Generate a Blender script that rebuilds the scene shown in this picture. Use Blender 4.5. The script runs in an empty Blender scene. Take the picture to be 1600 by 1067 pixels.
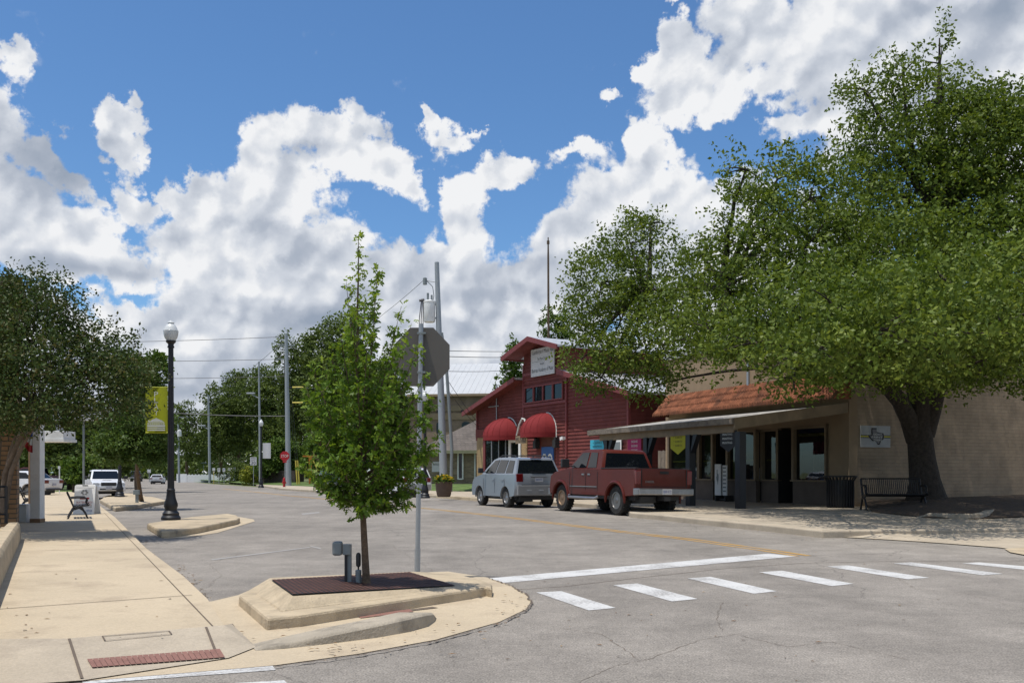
import bpy, bmesh, math, random
import numpy as np
from mathutils import Vector, Matrix
random.seed(7); rng = np.random.default_rng(11)
rad = math.radians
scene = bpy.context.scene
C = scene.collection
# ---------------------------------------------------------------- camera
F = 1450.0; H = 1.35; HY = 738.0; CX = 800.0      # focal length, eye height, horizon row (1600 px wide photo)
cd = bpy.data.cameras.new('camera'); cam = bpy.data.objects.new('camera', cd); C.objects.link(cam)
cd.sensor_width = 36; cd.lens = 36*F/1600; cd.shift_y = (HY-533.5)/1600
cd.clip_start = 0.1; cd.clip_end = 3000
cam.location = (0, 0, H); cam.rotation_euler = (rad(90), 0, 0)
scene.camera = cam
scene.view_settings.view_transform = 'Standard'; scene.view_settings.look = 'None'
scene.view_settings.exposure = 0.0; scene.view_settings.gamma = 1
# ---------------------------------------------------------------- sun
SUN_EL = 75.0; SUN_H = Vector((0.85, 0.53)).normalized()      # horizontal travel of the light
ld = bpy.data.lights.new('sun', 'SUN'); ld.energy = 4.3; ld.angle = rad(0.5); ld.color = (1, 0.955, 0.88)
sun = bpy.data.objects.new('sun', ld); C.objects.link(sun)
tr = Vector((SUN_H.x*math.cos(rad(SUN_EL)), SUN_H.y*math.cos(rad(SUN_EL)), -math.sin(rad(SUN_EL))))
sun.rotation_euler = tr.to_track_quat('-Z', 'Y').to_euler(); sun.location = (0, 0, 60)
# ---------------------------------------------------------------- world: sky and clouds
W = bpy.data.worlds.new('World'); scene.world = W; W.use_nodes = True
NT = W.node_tree; NT.nodes.clear()
def wn(t, **k):
    n = NT.nodes.new(t)
    for a, b in k.items(): setattr(n, a, b)
    return n
def wl(a, b): NT.links.new(a, b)
def wmath(op, a, b=None, clamp=False):
    n = wn('ShaderNodeMath', operation=op); n.use_clamp = clamp
    for i, x in enumerate((a, b)):
        if x is None: continue
        if isinstance(x, (int, float)): n.inputs[i].default_value = x
        else: wl(x, n.inputs[i])
    return n.outputs[0]
tc = wn('ShaderNodeTexCoord'); D = tc.outputs['Generated']
sky = wn('ShaderNodeTexSky'); sky.sky_type = 'NISHITA'; sky.sun_disc = False
sky.sun_elevation = rad(SUN_EL); sky.sun_rotation = rad(238); sky.altitude = 0; sky.air_density = 1.0; sky.dust_density = 0.6; sky.ozone_density = 2.2
wl(D, sky.inputs[0])
def blobfield(bl, src=None):
    cur = None; D_ = src or D
    for (px, py, rx, ry, w) in bl:
        d = Vector(((px-CX)/F, 1, (HY-py)/F)); L = d.length; d.normalize()
        m = wn('ShaderNodeMapping'); wl(D_, m.inputs['Vector'])
        sx, sy, sz = F*L/rx, 1.2, F*L/ry
        m.inputs['Scale'].default_value = (sx, sy, sz); m.inputs['Location'].default_value = (-d.x*sx, -d.y*sy, -d.z*sz)
        g = wn('ShaderNodeTexGradient', gradient_type='SPHERICAL'); wl(m.outputs[0], g.inputs[0])
        v = wmath('MULTIPLY', g.outputs['Fac'], w)
        if cur is None: cur = v
        else:
            n = wn('ShaderNodeMath', operation='SMOOTH_MAX'); wl(cur, n.inputs[0]); wl(v, n.inputs[1]); n.inputs[2].default_value = 0.12; cur = n.outputs[0]
    return cur
CL = [(10,190,120,90,1),(0,330,190,150,1.1),(110,240,70,80,1),(60,400,180,80,1),(210,205,64,56,1),(218,280,66,80,1),(282,272,36,46,.8),(150,385,170,70,1.1),(130,330,120,90,1),
 (440,250,90,80,.9),(530,240,120,70,.9),(600,265,66,90,1),(345,285,62,50,1),(430,330,170,120,1.1),(330,360,150,100,1),(500,390,150,120,1.1),(400,470,220,100,1.1),(240,500,160,70,1),
 (300,570,380,100,1.1),(560,480,170,100,1),(730,330,80,76,1),(815,270,72,60,1),(770,300,84,70,1),(700,420,130,100,1),(630,440,110,90,1),(770,490,190,110,1),
 (700,205,70,40,.55),(750,205,50,18,.5),(665,180,24,26,.5),(1020,265,66,80,.9),(960,320,120,90,1),(910,370,120,90,1),(1060,340,150,110,1.1),(1000,420,240,140,1.1),(870,460,160,120,1),
 (1090,135,110,80,1),(1050,90,62,60,.9),(1145,165,66,56,.9),(1240,40,190,130,1),(1210,120,110,90,.9),(1400,50,300,150,1.2),(1580,110,240,200,1.2),(1350,180,160,120,1),(1250,210,70,50,.8),
 (1065,4,40,22,.7),(958,126,34,20,.5),(850,240,260,22,.42),(860,580,380,120,1),(600,600,360,110,1),(1180,500,260,200,1),(1180,300,80,60,.6),(80,560,200,160,1),
 (300,660,500,120,.9),(800,680,500,120,.8),(-250,300,300,250,1),(1900,300,420,400,1.1),(-700,150,300,300,.8),(2500,0,500,500,.9)]
wn1 = wn('ShaderNodeTexNoise'); wn1.inputs['Scale'].default_value = 8; wn1.inputs['Detail'].default_value = 7; wn1.inputs['Roughness'].default_value = .62; wl(D, wn1.inputs['Vector'])
wsub = wn('ShaderNodeVectorMath', operation='SUBTRACT'); wl(wn1.outputs['Color'], wsub.inputs[0]); wsub.inputs[1].default_value = (.5, .5, .5)
wsc = wn('ShaderNodeVectorMath', operation='SCALE'); wl(wsub.outputs[0], wsc.inputs[0]); wsc.inputs['Scale'].default_value = .16
wad = wn('ShaderNodeVectorMath', operation='ADD'); wl(D, wad.inputs[0]); wl(wsc.outputs[0], wad.inputs[1])
blobs = blobfield(CL, wad.outputs[0])
def wnoise(sc, det, ro, off=None, dist=0.0):
    n = wn('ShaderNodeTexNoise'); n.inputs['Scale'].default_value = sc; n.inputs['Detail'].default_value = det; n.inputs['Roughness'].default_value = ro; n.inputs['Distortion'].default_value = dist
    if off: m = wn('ShaderNodeMapping'); wl(D, m.inputs['Vector']); m.inputs['Location'].default_value = off; wl(m.outputs[0], n.inputs['Vector'])
    else: wl(D, n.inputs['Vector'])
    return n
def wrange(x, a, b, c=0.0, d=1.0, it='LINEAR'):
    n = wn('ShaderNodeMapRange', interpolation_type=it); wl(x, n.inputs[0]); n.inputs[1].default_value = a; n.inputs[2].default_value = b; n.inputs[3].default_value = c; n.inputs[4].default_value = d; return n.outputs[0]
nz = wnoise(6.5, 12, .6, None, .25); nzh = wnoise(21, 8, .6, (5, 2, 1))
sep = wn('ShaderNodeSeparateXYZ'); wl(D, sep.inputs[0])
back = wmath('MULTIPLY', wmath('MULTIPLY', wmath('SUBTRACT', wnoise(2.6, 3, .5).outputs['Fac'], .42), 3.0), wrange(sep.outputs['Y'], .55, .2))
field = wmath('SUBTRACT', wmath('MULTIPLY', wmath('MAXIMUM', blobs, back), 1.5), .08)
warp = wn('ShaderNodeMixRGB', blend_type='ADD'); warp.inputs[0].default_value = .05; wl(D, warp.inputs[1]); wl(wnoise(16, 6, .6).outputs['Color'], warp.inputs[2])
def puffs(sc, off):
    m = wn('ShaderNodeMapping'); wl(warp.outputs[0], m.inputs['Vector']); m.inputs['Location'].default_value = off
    v = wn('ShaderNodeTexVoronoi', feature='SMOOTH_F1'); v.inputs['Scale'].default_value = sc; v.inputs['Smoothness'].default_value = .35; wl(m.outputs[0], v.inputs['Vector']); return wmath('SUBTRACT', .5, v.outputs['Distance'])
pf = puffs(15, (0, 0, 0)); pf2 = puffs(15, (.012, 0, -.02)); pg = puffs(38, (0, 0, 0)); pg2 = puffs(38, (.006, 0, -.009))
puff = wmath('ADD', wmath('MULTIPLY', pf, .22), wmath('MULTIPLY', pg, .2))
amp = wrange(field, -.05, .3, .3, 1.0)
dens = wmath('ADD', wmath('ADD', field, wmath('MULTIPLY', amp, wmath('ADD', wmath('MULTIPLY', wmath('SUBTRACT', nz.outputs['Fac'], .5), 2.5), wmath('MULTIPLY', wmath('SUBTRACT', nzh.outputs['Fac'], .5), 1.5)))), wmath('MULTIPLY', puff, amp))
mask = wn('ShaderNodeMapRange', interpolation_type='SMOOTHSTEP'); wl(dens, mask.inputs[0]); mask.inputs[1].default_value = .24; mask.inputs[2].default_value = .52
DK = [(60,250,120,90,.9),(130,418,180,26,1),(400,345,110,60,.35),(520,500,170,28,1),(300,440,120,50,.3),(1560,10,260,90,.5),(1300,110,150,80,.25),(1550,200,200,100,.35),(730,480,110,90,.6),(850,400,120,60,.3),(980,450,160,60,.3),(480,220,110,40,.4),(350,590,260,40,.5),(1180,50,100,40,.3),(0,480,140,40,.5),(600,620,500,60,.3),(230,560,200,30,.35)]
dark = blobfield(DK)
nzo = wnoise(6.5, 7, .55, (.008, 0, -.02), .25); rel = wmath('ADD', wmath('ADD', wmath('MULTIPLY', wmath('SUBTRACT', pf, pf2), .7), wmath('MULTIPLY', wmath('SUBTRACT', pg, pg2), .6)), wmath('MULTIPLY', wmath('SUBTRACT', nz.outputs['Fac'], nzo.outputs['Fac']), 1.6))
soft = wmath('MULTIPLY', wmath('SUBTRACT', wnoise(5, 5, .5, (3, 1, 2)).outputs['Fac'], .5), 1.1)
thick = wrange(dens, .45, 1.5, 0, .17)
shade = wmath('ADD', wmath('SUBTRACT', wmath('SUBTRACT', .93, wmath('MULTIPLY', dark, .8)), thick), wmath('ADD', rel, soft), True)
cr = wn('ShaderNodeValToRGB'); wl(shade, cr.inputs[0])
cr.color_ramp.elements[0].position = 0; cr.color_ramp.elements[0].color = (.33, .39, .49, 1)
cr.color_ramp.elements[1].position = 1; cr.color_ramp.elements[1].color = (.93, .94, .96, 1)
e = cr.color_ramp.elements.new(.45); e.color = (.47, .52, .61, 1)
e = cr.color_ramp.elements.new(.75); e.color = (.68, .72, .79, 1)
stint = wn('ShaderNodeMixRGB', blend_type='MULTIPLY'); stint.inputs[0].default_value = 1; wl(sky.outputs[0], stint.inputs[1]); stint.inputs[2].default_value = (.62, .87, 1.08, 1)
bgs = wn('ShaderNodeBackground'); wl(stint.outputs[0], bgs.inputs[0]); bgs.inputs[1].default_value = .128
bgc = wn('ShaderNodeBackground'); wl(cr.outputs[0], bgc.inputs[0]); bgc.inputs[1].default_value = .95
mx = wn('ShaderNodeMixShader'); wl(mask.outputs[0], mx.inputs[0]); wl(bgs.outputs[0], mx.inputs[1]); wl(bgc.outputs[0], mx.inputs[2])
wo = wn('ShaderNodeOutputWorld'); wl(mx.outputs[0], wo.inputs[0])
W.cycles.sampling_method = 'MANUAL'; W.cycles.sample_map_resolution = 512
# ---------------------------------------------------------------- helpers
def G(px, py, z=0.0):
    Y = F*(H-z)/(py-HY); return Vector(((px-CX)/F*Y, Y, z))
def A(px, py, Y): return Vector(((px-CX)/F*Y, Y, H+(HY-py)/F*Y))
def tag(o, label=None, cat=None, group=None, kind=None):
    if label: o['label'] = label
    if cat: o['category'] = cat
    if group: o['group'] = group
    if kind: o['kind'] = kind
    return o
def empty(name, loc, rz=0, label=None, cat=None, group=None, s=1):
    o = bpy.data.objects.new(name, None); C.objects.link(o); o.location = loc; o.rotation_euler = (0, 0, rz); o.scale = (s, s, s)
    o.empty_display_size = .2
    return tag(o, label, cat, group)
def kids(o): return [c for c in C.objects if c.parent == o]
def copy_tree(o, parent=None):
    c = o.copy(); C.objects.link(c); c.parent = parent
    for ch in kids(o): copy_tree(ch, c)
    return c
class MB:
    def __init__(s): s.v = []; s.f = []; s.m = []; s.mi = 0
    def add(s, vs, fs):
        k = len(s.v); s.v += [tuple(x) for x in vs]; s.f += [tuple(i+k for i in f) for f in fs]; s.m += [s.mi]*len(fs); return s
    def box(s, x0, x1, y0, y1, z0, z1):
        return s.add([(x0,y0,z0),(x1,y0,z0),(x1,y1,z0),(x0,y1,z0),(x0,y0,z1),(x1,y0,z1),(x1,y1,z1),(x0,y1,z1)],
                     [(0,3,2,1),(4,5,6,7),(0,1,5,4),(1,2,6,5),(2,3,7,6),(3,0,4,7)])
    def extr(s, poly, vec):
        n = len(poly); vec = Vector(vec); p = [Vector(q) for q in poly]
        return s.add(p+[q+vec for q in p], [tuple(range(n))[::-1], tuple(range(n, 2*n))]+[(i, (i+1) % n, n+(i+1) % n, n+i) for i in range(n)])
    def loft(s, rings, cap=True, closed=True):
        n = len(rings[0]); vs = [q for r in rings for q in r]; fs = []
        for j in range(len(rings)-1):
            for i in range(n if closed else n-1): fs.append((j*n+i, j*n+(i+1) % n, (j+1)*n+(i+1) % n, (j+1)*n+i))
        if cap: fs += [tuple(range(n))[::-1], tuple(range((len(rings)-1)*n, len(rings)*n))]
        return s.add(vs, fs)
    def tube(s, pts, r, n=8, cap=True):
        pts = [Vector(p) for p in pts]; rs = r if isinstance(r, (list, tuple)) else [r]*len(pts); rings = []
        up = Vector((0, 0, 1)); prev = None
        for i, p in enumerate(pts):
            t = (pts[min(i+1, len(pts)-1)]-pts[max(i-1, 0)]).normalized()
            if prev is None:
                a = t.cross(up if abs(t.z) < .9 else Vector((1, 0, 0))).normalized()
            else: a = (prev-t*prev.dot(t)).normalized()
            prev = a; b = t.cross(a)
            rings.append([p+(a*math.cos(2*math.pi*k/n)+b*math.sin(2*math.pi*k/n))*rs[i] for k in range(n)])
        return s.loft(rings, cap)
    def lathe(s, prof, c=(0, 0, 0), n=20, axis='z', fn=None):
        rings = []
        for (r, h) in prof:
            ring = []
            for k in range(n):
                a = 2*math.pi*k/n; rr = r*(fn(a, h) if fn else 1); x, y = rr*math.cos(a), rr*math.sin(a)
                ring.append((c[0]+x, c[1]+y, c[2]+h) if axis == 'z' else ((c[0]+x, c[1]+h, c[2]+y) if axis == 'y' else (c[0]+h, c[1]+x, c[2]+y)))
            rings.append(ring)
        return s.loft(rings, True)
    def quad(s, a, b, c, d): return s.add([a, b, c, d], [(0, 1, 2, 3)])
    def build(s, name, mats, parent=None, smooth=35, bevel=0):
        me = bpy.data.meshes.new(name); me.from_pydata(s.v, [], s.f)
        for m in (mats if isinstance(mats, (list, tuple)) else [mats]): me.materials.append(m)
        me.polygons.foreach_set('material_index', s.m)
        bm = bmesh.new(); bm.from_mesh(me); bmesh.ops.recalc_face_normals(bm, faces=bm.faces); bm.to_mesh(me); bm.free()
        if smooth:
            me.polygons.foreach_set('use_smooth', [True]*len(me.polygons)); me.set_sharp_from_angle(angle=rad(smooth))
        me.update()
        o = bpy.data.objects.new(name, me); C.objects.link(o); o.parent = parent
        if bevel:
            b = o.modifiers.new('bevel', 'BEVEL'); b.width = bevel; b.segments = 2; b.limit_method = 'ANGLE'; b.angle_limit = rad(40)
        return o
def text_geo(body):
    cu = bpy.data.curves.new('t', 'FONT'); cu.body = body; cu.align_x = 'CENTER'; cu.resolution_u = 2
    o = bpy.data.objects.new('t', cu); C.objects.link(o); dg = bpy.context.evaluated_depsgraph_get(); dg.update()
    me = o.evaluated_get(dg).to_mesh(); vs = [v.co.copy() for v in me.vertices]; fs = [tuple(p.vertices) for p in me.polygons]
    o.evaluated_get(dg).to_mesh_clear(); bpy.data.objects.remove(o); bpy.data.curves.remove(cu)
    return vs, fs
def text_on(mb, body, x0, x1, z0, z1, y, keep=False, flip=1):
    vs, fs = text_geo(body)
    ax, bx = min(v.x for v in vs), max(v.x for v in vs); ay, by = min(v.y for v in vs), max(v.y for v in vs)
    sx = (x1-x0)/(bx-ax); sz = (z1-z0)/(by-ay)
    if keep: sx = sz = min(sx, sz)
    mx_, mz_ = (x0+x1)/2, (z0+z1)/2
    mb.add([(mx_+(v.x-(ax+bx)/2)*sx*flip, y, mz_+(v.y-(ay+by)/2)*sz) for v in vs], fs)
class Frame:
    def __init__(s, O, r):
        s.O = Vector(O[:2]); s.r = Vector(r).normalized(); s.n = Vector((-s.r.y, s.r.x)); s.rz = math.atan2(s.r.y, s.r.x)
    def loc(s, px, py, yo=0.0):
        a, b = (px-CX)/F, (HY-py)/F
        Y = (yo+s.O.dot(s.n))/(a*s.n.x+s.n.y); P = Vector((a*Y, Y)); return (P-s.O).dot(s.r), H+b*Y
# ---------------------------------------------------------------- materials
def mat(name, col, rough=.7, var=.12, scale=3.0, bump=0.0, bscale=40, metal=0, spec=.4, coat=0, dirt=None, dirt_amt=.3, dscale=1.2, detail=6, speck=0):
    m = bpy.data.materials.new(name); m.use_nodes = True; nt = m.node_tree; N = nt.nodes; L = nt.links
    p = N['Principled BSDF']; p.inputs['Roughness'].default_value = rough; p.inputs['Metallic'].default_value = metal
    p.inputs['Specular IOR Level'].default_value = spec; p.inputs['Coat Weight'].default_value = coat; p.inputs['Coat Roughness'].default_value = .07
    t = N.new('ShaderNodeTexCoord'); n = N.new('ShaderNodeTexNoise'); n.inputs['Scale'].default_value = scale; n.inputs['Detail'].default_value = detail; n.inputs['Roughness'].default_value = .62
    L.new(t.outputs['Object'], n.inputs['Vector'])
    r = N.new('ShaderNodeValToRGB'); L.new(n.outputs['Fac'], r.inputs[0])
    r.color_ramp.elements[0].position = .3; r.color_ramp.elements[1].position = .7
    r.color_ramp.elements[0].color = (*[c*(1-var) for c in col], 1); r.color_ramp.elements[1].color = (*[min(1, c*(1+var)) for c in col], 1)
    out = r.outputs[0]
    if dirt:
        n2 = N.new('ShaderNodeTexNoise'); n2.inputs['Scale'].default_value = dscale; n2.inputs['Detail'].default_value = 8; n2.inputs['Roughness'].default_value = .7; L.new(t.outputs['Object'], n2.inputs['Vector'])
        mr = N.new('ShaderNodeMapRange'); L.new(n2.outputs['Fac'], mr.inputs[0]); mr.inputs[1].default_value = .5; mr.inputs[2].default_value = .72; mr.inputs[4].default_value = dirt_amt
        mi = N.new('ShaderNodeMixRGB'); L.new(mr.outputs[0], mi.inputs[0]); L.new(out, mi.inputs[1]); mi.inputs[2].default_value = (*dirt, 1); out = mi.outputs[0]
    if speck:
        n4 = N.new('ShaderNodeTexNoise'); n4.inputs['Scale'].default_value = 38; n4.inputs['Detail'].default_value = 5; n4.inputs['Roughness'].default_value = .8; L.new(t.outputs['Object'], n4.inputs['Vector'])
        m4 = N.new('ShaderNodeMapRange'); L.new(n4.outputs['Fac'], m4.inputs[0]); m4.inputs[1].default_value = .3; m4.inputs[2].default_value = .7; m4.inputs[3].default_value = 1-speck; m4.inputs[4].default_value = 1+speck
        x4 = N.new('ShaderNodeMixRGB'); x4.blend_type = 'MULTIPLY'; x4.inputs[0].default_value = 1; L.new(out, x4.inputs[1]); L.new(m4.outputs[0], x4.inputs[2]); out = x4.outputs[0]
    L.new(out, p.inputs['Base Color'])
    if bump:
        nb_ = N.new('ShaderNodeTexNoise'); nb_.inputs['Scale'].default_value = bscale; nb_.inputs['Detail'].default_value = 4; L.new(t.outputs['Object'], nb_.inputs['Vector'])
        b = N.new('ShaderNodeBump'); b.inputs['Strength'].default_value = bump; b.inputs['Distance'].default_value = .02; L.new(nb_.outputs['Fac'], b.inputs['Height']); L.new(b.outputs[0], p.inputs['Normal'])
    return m
def nodes(m): return m.node_tree.nodes, m.node_tree.links, m.node_tree.nodes['Principled BSDF']
def brick_mat(name, c1, c2, mortar, bw=.22, bh=.075, ms=.012, rough=.85, bumpd=.012, off=.5, rot=None, bump=.6):
    m = bpy.data.materials.new(name); m.use_nodes = True; N, L, p = nodes(m); p.inputs['Roughness'].default_value = rough
    t = N.new('ShaderNodeTexCoord'); mp = N.new('ShaderNodeSeparateXYZ'); L.new(t.outputs['Object'], mp.inputs[0])
    s = N.new('ShaderNodeMath'); s.operation = 'ADD'; L.new(mp.outputs[0], s.inputs[0]); L.new(mp.outputs[1], s.inputs[1])
    cb = N.new('ShaderNodeCombineXYZ'); L.new(s.outputs[0], cb.inputs[0]); L.new(mp.outputs[2], cb.inputs[1])
    b = N.new('ShaderNodeTexBrick'); b.inputs['Scale'].default_value = 1; b.inputs['Brick Width'].default_value = bw; b.inputs['Row Height'].default_value = bh
    b.inputs['Mortar Size'].default_value = ms; b.inputs['Color1'].default_value = (*c1, 1); b.inputs['Color2'].default_value = (*c2, 1); b.inputs['Mortar'].default_value = (*mortar, 1); b.offset = off
    L.new(cb.outputs[0], b.inputs['Vector'])
    n = N.new('ShaderNodeTexNoise'); n.inputs['Scale'].default_value = 1.3; n.inputs['Detail'].default_value = 9; L.new(t.outputs['Object'], n.inputs['Vector'])
    mr = N.new('ShaderNodeMapRange'); L.new(n.outputs['Fac'], mr.inputs[0]); mr.inputs[1].default_value = .3; mr.inputs[2].default_value = .7; mr.inputs[3].default_value = .72; mr.inputs[4].default_value = 1.12
    mi = N.new('ShaderNodeMixRGB'); mi.blend_type = 'MULTIPLY'; mi.inputs[0].default_value = 1; L.new(b.outputs['Color'], mi.inputs[1]); L.new(mr.outputs[0], mi.inputs[2]); L.new(mi.outputs[0], p.inputs['Base Color'])
    inv = N.new('ShaderNodeMath'); inv.operation = 'SUBTRACT'; inv.inputs[0].default_value = 1; L.new(b.outputs['Fac'], inv.inputs[1])
    n3 = N.new('ShaderNodeTexNoise'); n3.inputs['Scale'].default_value = 30; L.new(t.outputs['Object'], n3.inputs['Vector'])
    ad = N.new('ShaderNodeMath'); ad.operation = 'MULTIPLY_ADD'; L.new(n3.outputs['Fac'], ad.inputs[0]); ad.inputs[1].default_value = .6; L.new(inv.outputs[0], ad.inputs[2])
    bu = N.new('ShaderNodeBump'); bu.inputs['Strength'].default_value = bump; bu.inputs['Distance'].default_value = bumpd; L.new(ad.outputs[0], bu.inputs['Height']); L.new(bu.outputs[0], p.inputs['Normal'])
    return m
def glass_mat(name, tint=(.02, .025, .03), mixf=.75, rough=.02):
    m = bpy.data.materials.new(name); m.use_nodes = True; N, L, p = nodes(m)
    p.inputs['Base Color'].default_value = (*tint, 1); p.inputs['Roughness'].default_value = rough; p.inputs['Specular IOR Level'].default_value = .5; p.inputs['IOR'].default_value = 1.45
    tb = N.new('ShaderNodeBsdfTransparent'); tb.inputs[0].default_value = (.55, .6, .6, 1); ms = N.new('ShaderNodeMixShader'); ms.inputs[0].default_value = mixf
    L.new(tb.outputs[0], ms.inputs[1]); L.new(p.outputs[0], ms.inputs[2]); L.new(ms.outputs[0], N['Material Output'].inputs[0])
    n = N.new('ShaderNodeTexNoise'); n.inputs['Scale'].default_value = .9; t = N.new('ShaderNodeTexCoord'); L.new(t.outputs['Object'], n.inputs['Vector'])
    b = N.new('ShaderNodeBump'); b.inputs['Strength'].default_value = .06; b.inputs['Distance'].default_value = .05; L.new(n.outputs['Fac'], b.inputs['Height']); L.new(b.outputs[0], p.inputs['Normal'])
    return m
def leaf_mat(name, ca, cb, cc, trans=.3, rough=.5, spec=.2):
    m = bpy.data.materials.new(name); m.use_nodes = True; N, L, p = nodes(m)
    p.inputs['Roughness'].default_value = rough; p.inputs['Specular IOR Level'].default_value = spec
    at = N.new('ShaderNodeAttribute'); at.attribute_name = 'tint'; r = N.new('ShaderNodeValToRGB'); L.new(at.outputs['Fac'], r.inputs[0])
    r.color_ramp.elements[0].color = (*ca, 1); r.color_ramp.elements[1].color = (*cc, 1); e_ = r.color_ramp.elements.new(.5); e_.color = (*cb, 1)
    L.new(r.outputs[0], p.inputs['Base Color'])
    tl = N.new('ShaderNodeBsdfTranslucent'); hs = N.new('ShaderNodeMixRGB'); hs.blend_type = 'MULTIPLY'; hs.inputs[0].default_value = 1; L.new(r.outputs[0], hs.inputs[1]); hs.inputs[2].default_value = (1, 1, .45, 1)
    bc = N.new('ShaderNodeBrightContrast'); bc.inputs['Bright'].default_value = .0; L.new(hs.outputs[0], bc.inputs[0]); L.new(bc.outputs[0], tl.inputs[0])
    ms = N.new('ShaderNodeMixShader'); ms.inputs[0].default_value = trans; L.new(p.outputs[0], ms.inputs[1]); L.new(tl.outputs[0], ms.inputs[2]); L.new(ms.outputs[0], N['Material Output'].inputs[0])
    return m
def asphalt_mat(name, c=(.268, .24, .208)):
    m = bpy.data.materials.new(name); m.use_nodes = True; N, L, p = nodes(m); p.inputs['Roughness'].default_value = .85; p.inputs['Specular IOR Level'].default_value = .25
    t = N.new('ShaderNodeTexCoord').outputs['Object']
    def noise(sc, det=5, ro=.6, mp=None):
        n = N.new('ShaderNodeTexNoise'); n.inputs['Scale'].default_value = sc; n.inputs['Detail'].default_value = det; n.inputs['Roughness'].default_value = ro
        if mp:
            q = N.new('ShaderNodeMapping'); q.inputs['Scale'].default_value = mp[0]; q.inputs['Rotation'].default_value = (0, 0, mp[1]); L.new(t, q.inputs[0]); L.new(q.outputs[0], n.inputs['Vector'])
        else: L.new(t, n.inputs['Vector'])
        return n.outputs['Fac']
    def mr(x, a, b, c_, d):
        q = N.new('ShaderNodeMapRange'); L.new(x, q.inputs[0]); q.inputs[1].default_value = a; q.inputs[2].default_value = b; q.inputs[3].default_value = c_; q.inputs[4].default_value = d; return q.outputs[0]
    def mul(a, b):
        q = N.new('ShaderNodeMath'); q.operation = 'MULTIPLY'; L.new(a, q.inputs[0]); L.new(b, q.inputs[1]); return q.outputs[0]
    big = mr(noise(.2, 8, .65), .35, .65, .8, 1.12)
    lane = mr(noise(.5, 5, .6, ((1.3, .12, 1), rad(-22))), .35, .7, .86, 1.06)
    med = mr(noise(1.6, 8, .75), .35, .68, .84, 1.1)
    spk = mr(noise(70, 2, .5), .35, .65, .68, 1.32)
    spk2 = mr(noise(18, 5, .75), .3, .7, .8, 1.2)
    v = N.new('ShaderNodeTexVoronoi'); v.feature = 'DISTANCE_TO_EDGE'; v.inputs['Scale'].default_value = .17
    wv = N.new('ShaderNodeMixRGB'); wv.blend_type = 'ADD'; wv.inputs[0].default_value = 1.6; L.new(t, wv.inputs[1])
    wn_ = N.new('ShaderNodeTexNoise'); wn_.inputs['Scale'].default_value = .8; wn_.inputs['Detail'].default_value = 7; L.new(t, wn_.inputs['Vector']); L.new(wn_.outputs['Color'], wv.inputs[2]); L.new(wv.outputs[0], v.inputs['Vector'])
    crack = mr(v.outputs['Distance'], .0, .0022, .62, 1.0)
    x = mul(mul(mul(big, lane), mul(med, spk)), mul(spk2, crack))
    mi = N.new('ShaderNodeMixRGB'); mi.blend_type = 'MULTIPLY'; mi.inputs[0].default_value = 1; mi.inputs[1].default_value = (*c, 1); L.new(x, mi.inputs[2])
    L.new(mi.outputs[0], p.inputs['Base Color'])
    b = N.new('ShaderNodeBump'); b.inputs['Strength'].default_value = .5; b.inputs['Distance'].default_value = .01; L.new(noise(60, 3), b.inputs['Height']); L.new(b.outputs[0], p.inputs['Normal'])
    return m
def worn_paint(name, col, under=(.24, .225, .21), amt=.8):
    m = mat(name, col, .7, .06, 3); N, L, p = nodes(m)
    src = p.inputs['Base Color'].links[0].from_socket
    t = N.new('ShaderNodeTexCoord'); n = N.new('ShaderNodeTexNoise'); n.inputs['Scale'].default_value = 30; n.inputs['Detail'].default_value = 8; n.inputs['Roughness'].default_value = .75; L.new(t.outputs['Object'], n.inputs['Vector'])
    n2 = N.new('ShaderNodeTexNoise'); n2.inputs['Scale'].default_value = 2; n2.inputs['Detail'].default_value = 4; L.new(t.outputs['Object'], n2.inputs['Vector'])
    a = N.new('ShaderNodeMath'); a.operation = 'MULTIPLY_ADD'; L.new(n2.outputs['Fac'], a.inputs[0]); a.inputs[1].default_value = .6; L.new(n.outputs['Fac'], a.inputs[2])
    mr = N.new('ShaderNodeMapRange'); L.new(a.outputs[0], mr.inputs[0]); mr.inputs[1].default_value = .77; mr.inputs[2].default_value = .94; mr.inputs[4].default_value = amt
    mi = N.new('ShaderNodeMixRGB'); L.new(mr.outputs[0], mi.inputs[0]); L.new(src, mi.inputs[1]); mi.inputs[2].default_value = (*under, 1); L.new(mi.outputs[0], p.inputs['Base Color'])
    return m
M = {}
M['asphalt'] = asphalt_mat('asphalt')
M['white_line'] = worn_paint('white_line', (.56, .55, .53))
M['yellow_line'] = worn_paint('yellow_line', (.46, .25, .04), amt=.75)
M['concrete'] = mat('concrete', (.48, .39, .27), .85, .12, .7, .25, 60, dirt=(.24, .185, .13), dirt_amt=.62, dscale=1.4, detail=12, speck=.13)
M['concrete_grey'] = mat('concrete_grey', (.41, .345, .26), .85, .12, 1.5, .25, 60, speck=.15, dirt=(.22, .18, .14), dirt_amt=.5)
M['curb'] = mat('curb', (.45, .362, .245), .85, .16, 2.5, .5, 40, dirt=(.13, .11, .09), dirt_amt=.55, dscale=2.2)
M['curb_old'] = mat('curb_old', (.36, .31, .24), .9, .2, 2.0, .5, 40, dirt=(.08, .07, .06), dirt_amt=.7, dscale=2.5)
M['joint'] = mat('joint', (.13, .1, .075), .9)
M['grass'] = mat('grass', (.085, .13, .03), .9, .45, 1.2, detail=12)
M['soil'] = mat('soil', (.07, .05, .035), .95, .5, 8, .9, 30, dirt=(.2, .13, .07), dirt_amt=.7, dscale=9)
M['earth'] = mat('earth', (.12, .14, .05), .95, .4, .3)
M['brick_pad'] = mat('brick_pad', (.23, .115, .09), .85, .15, 12, .4)
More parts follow.
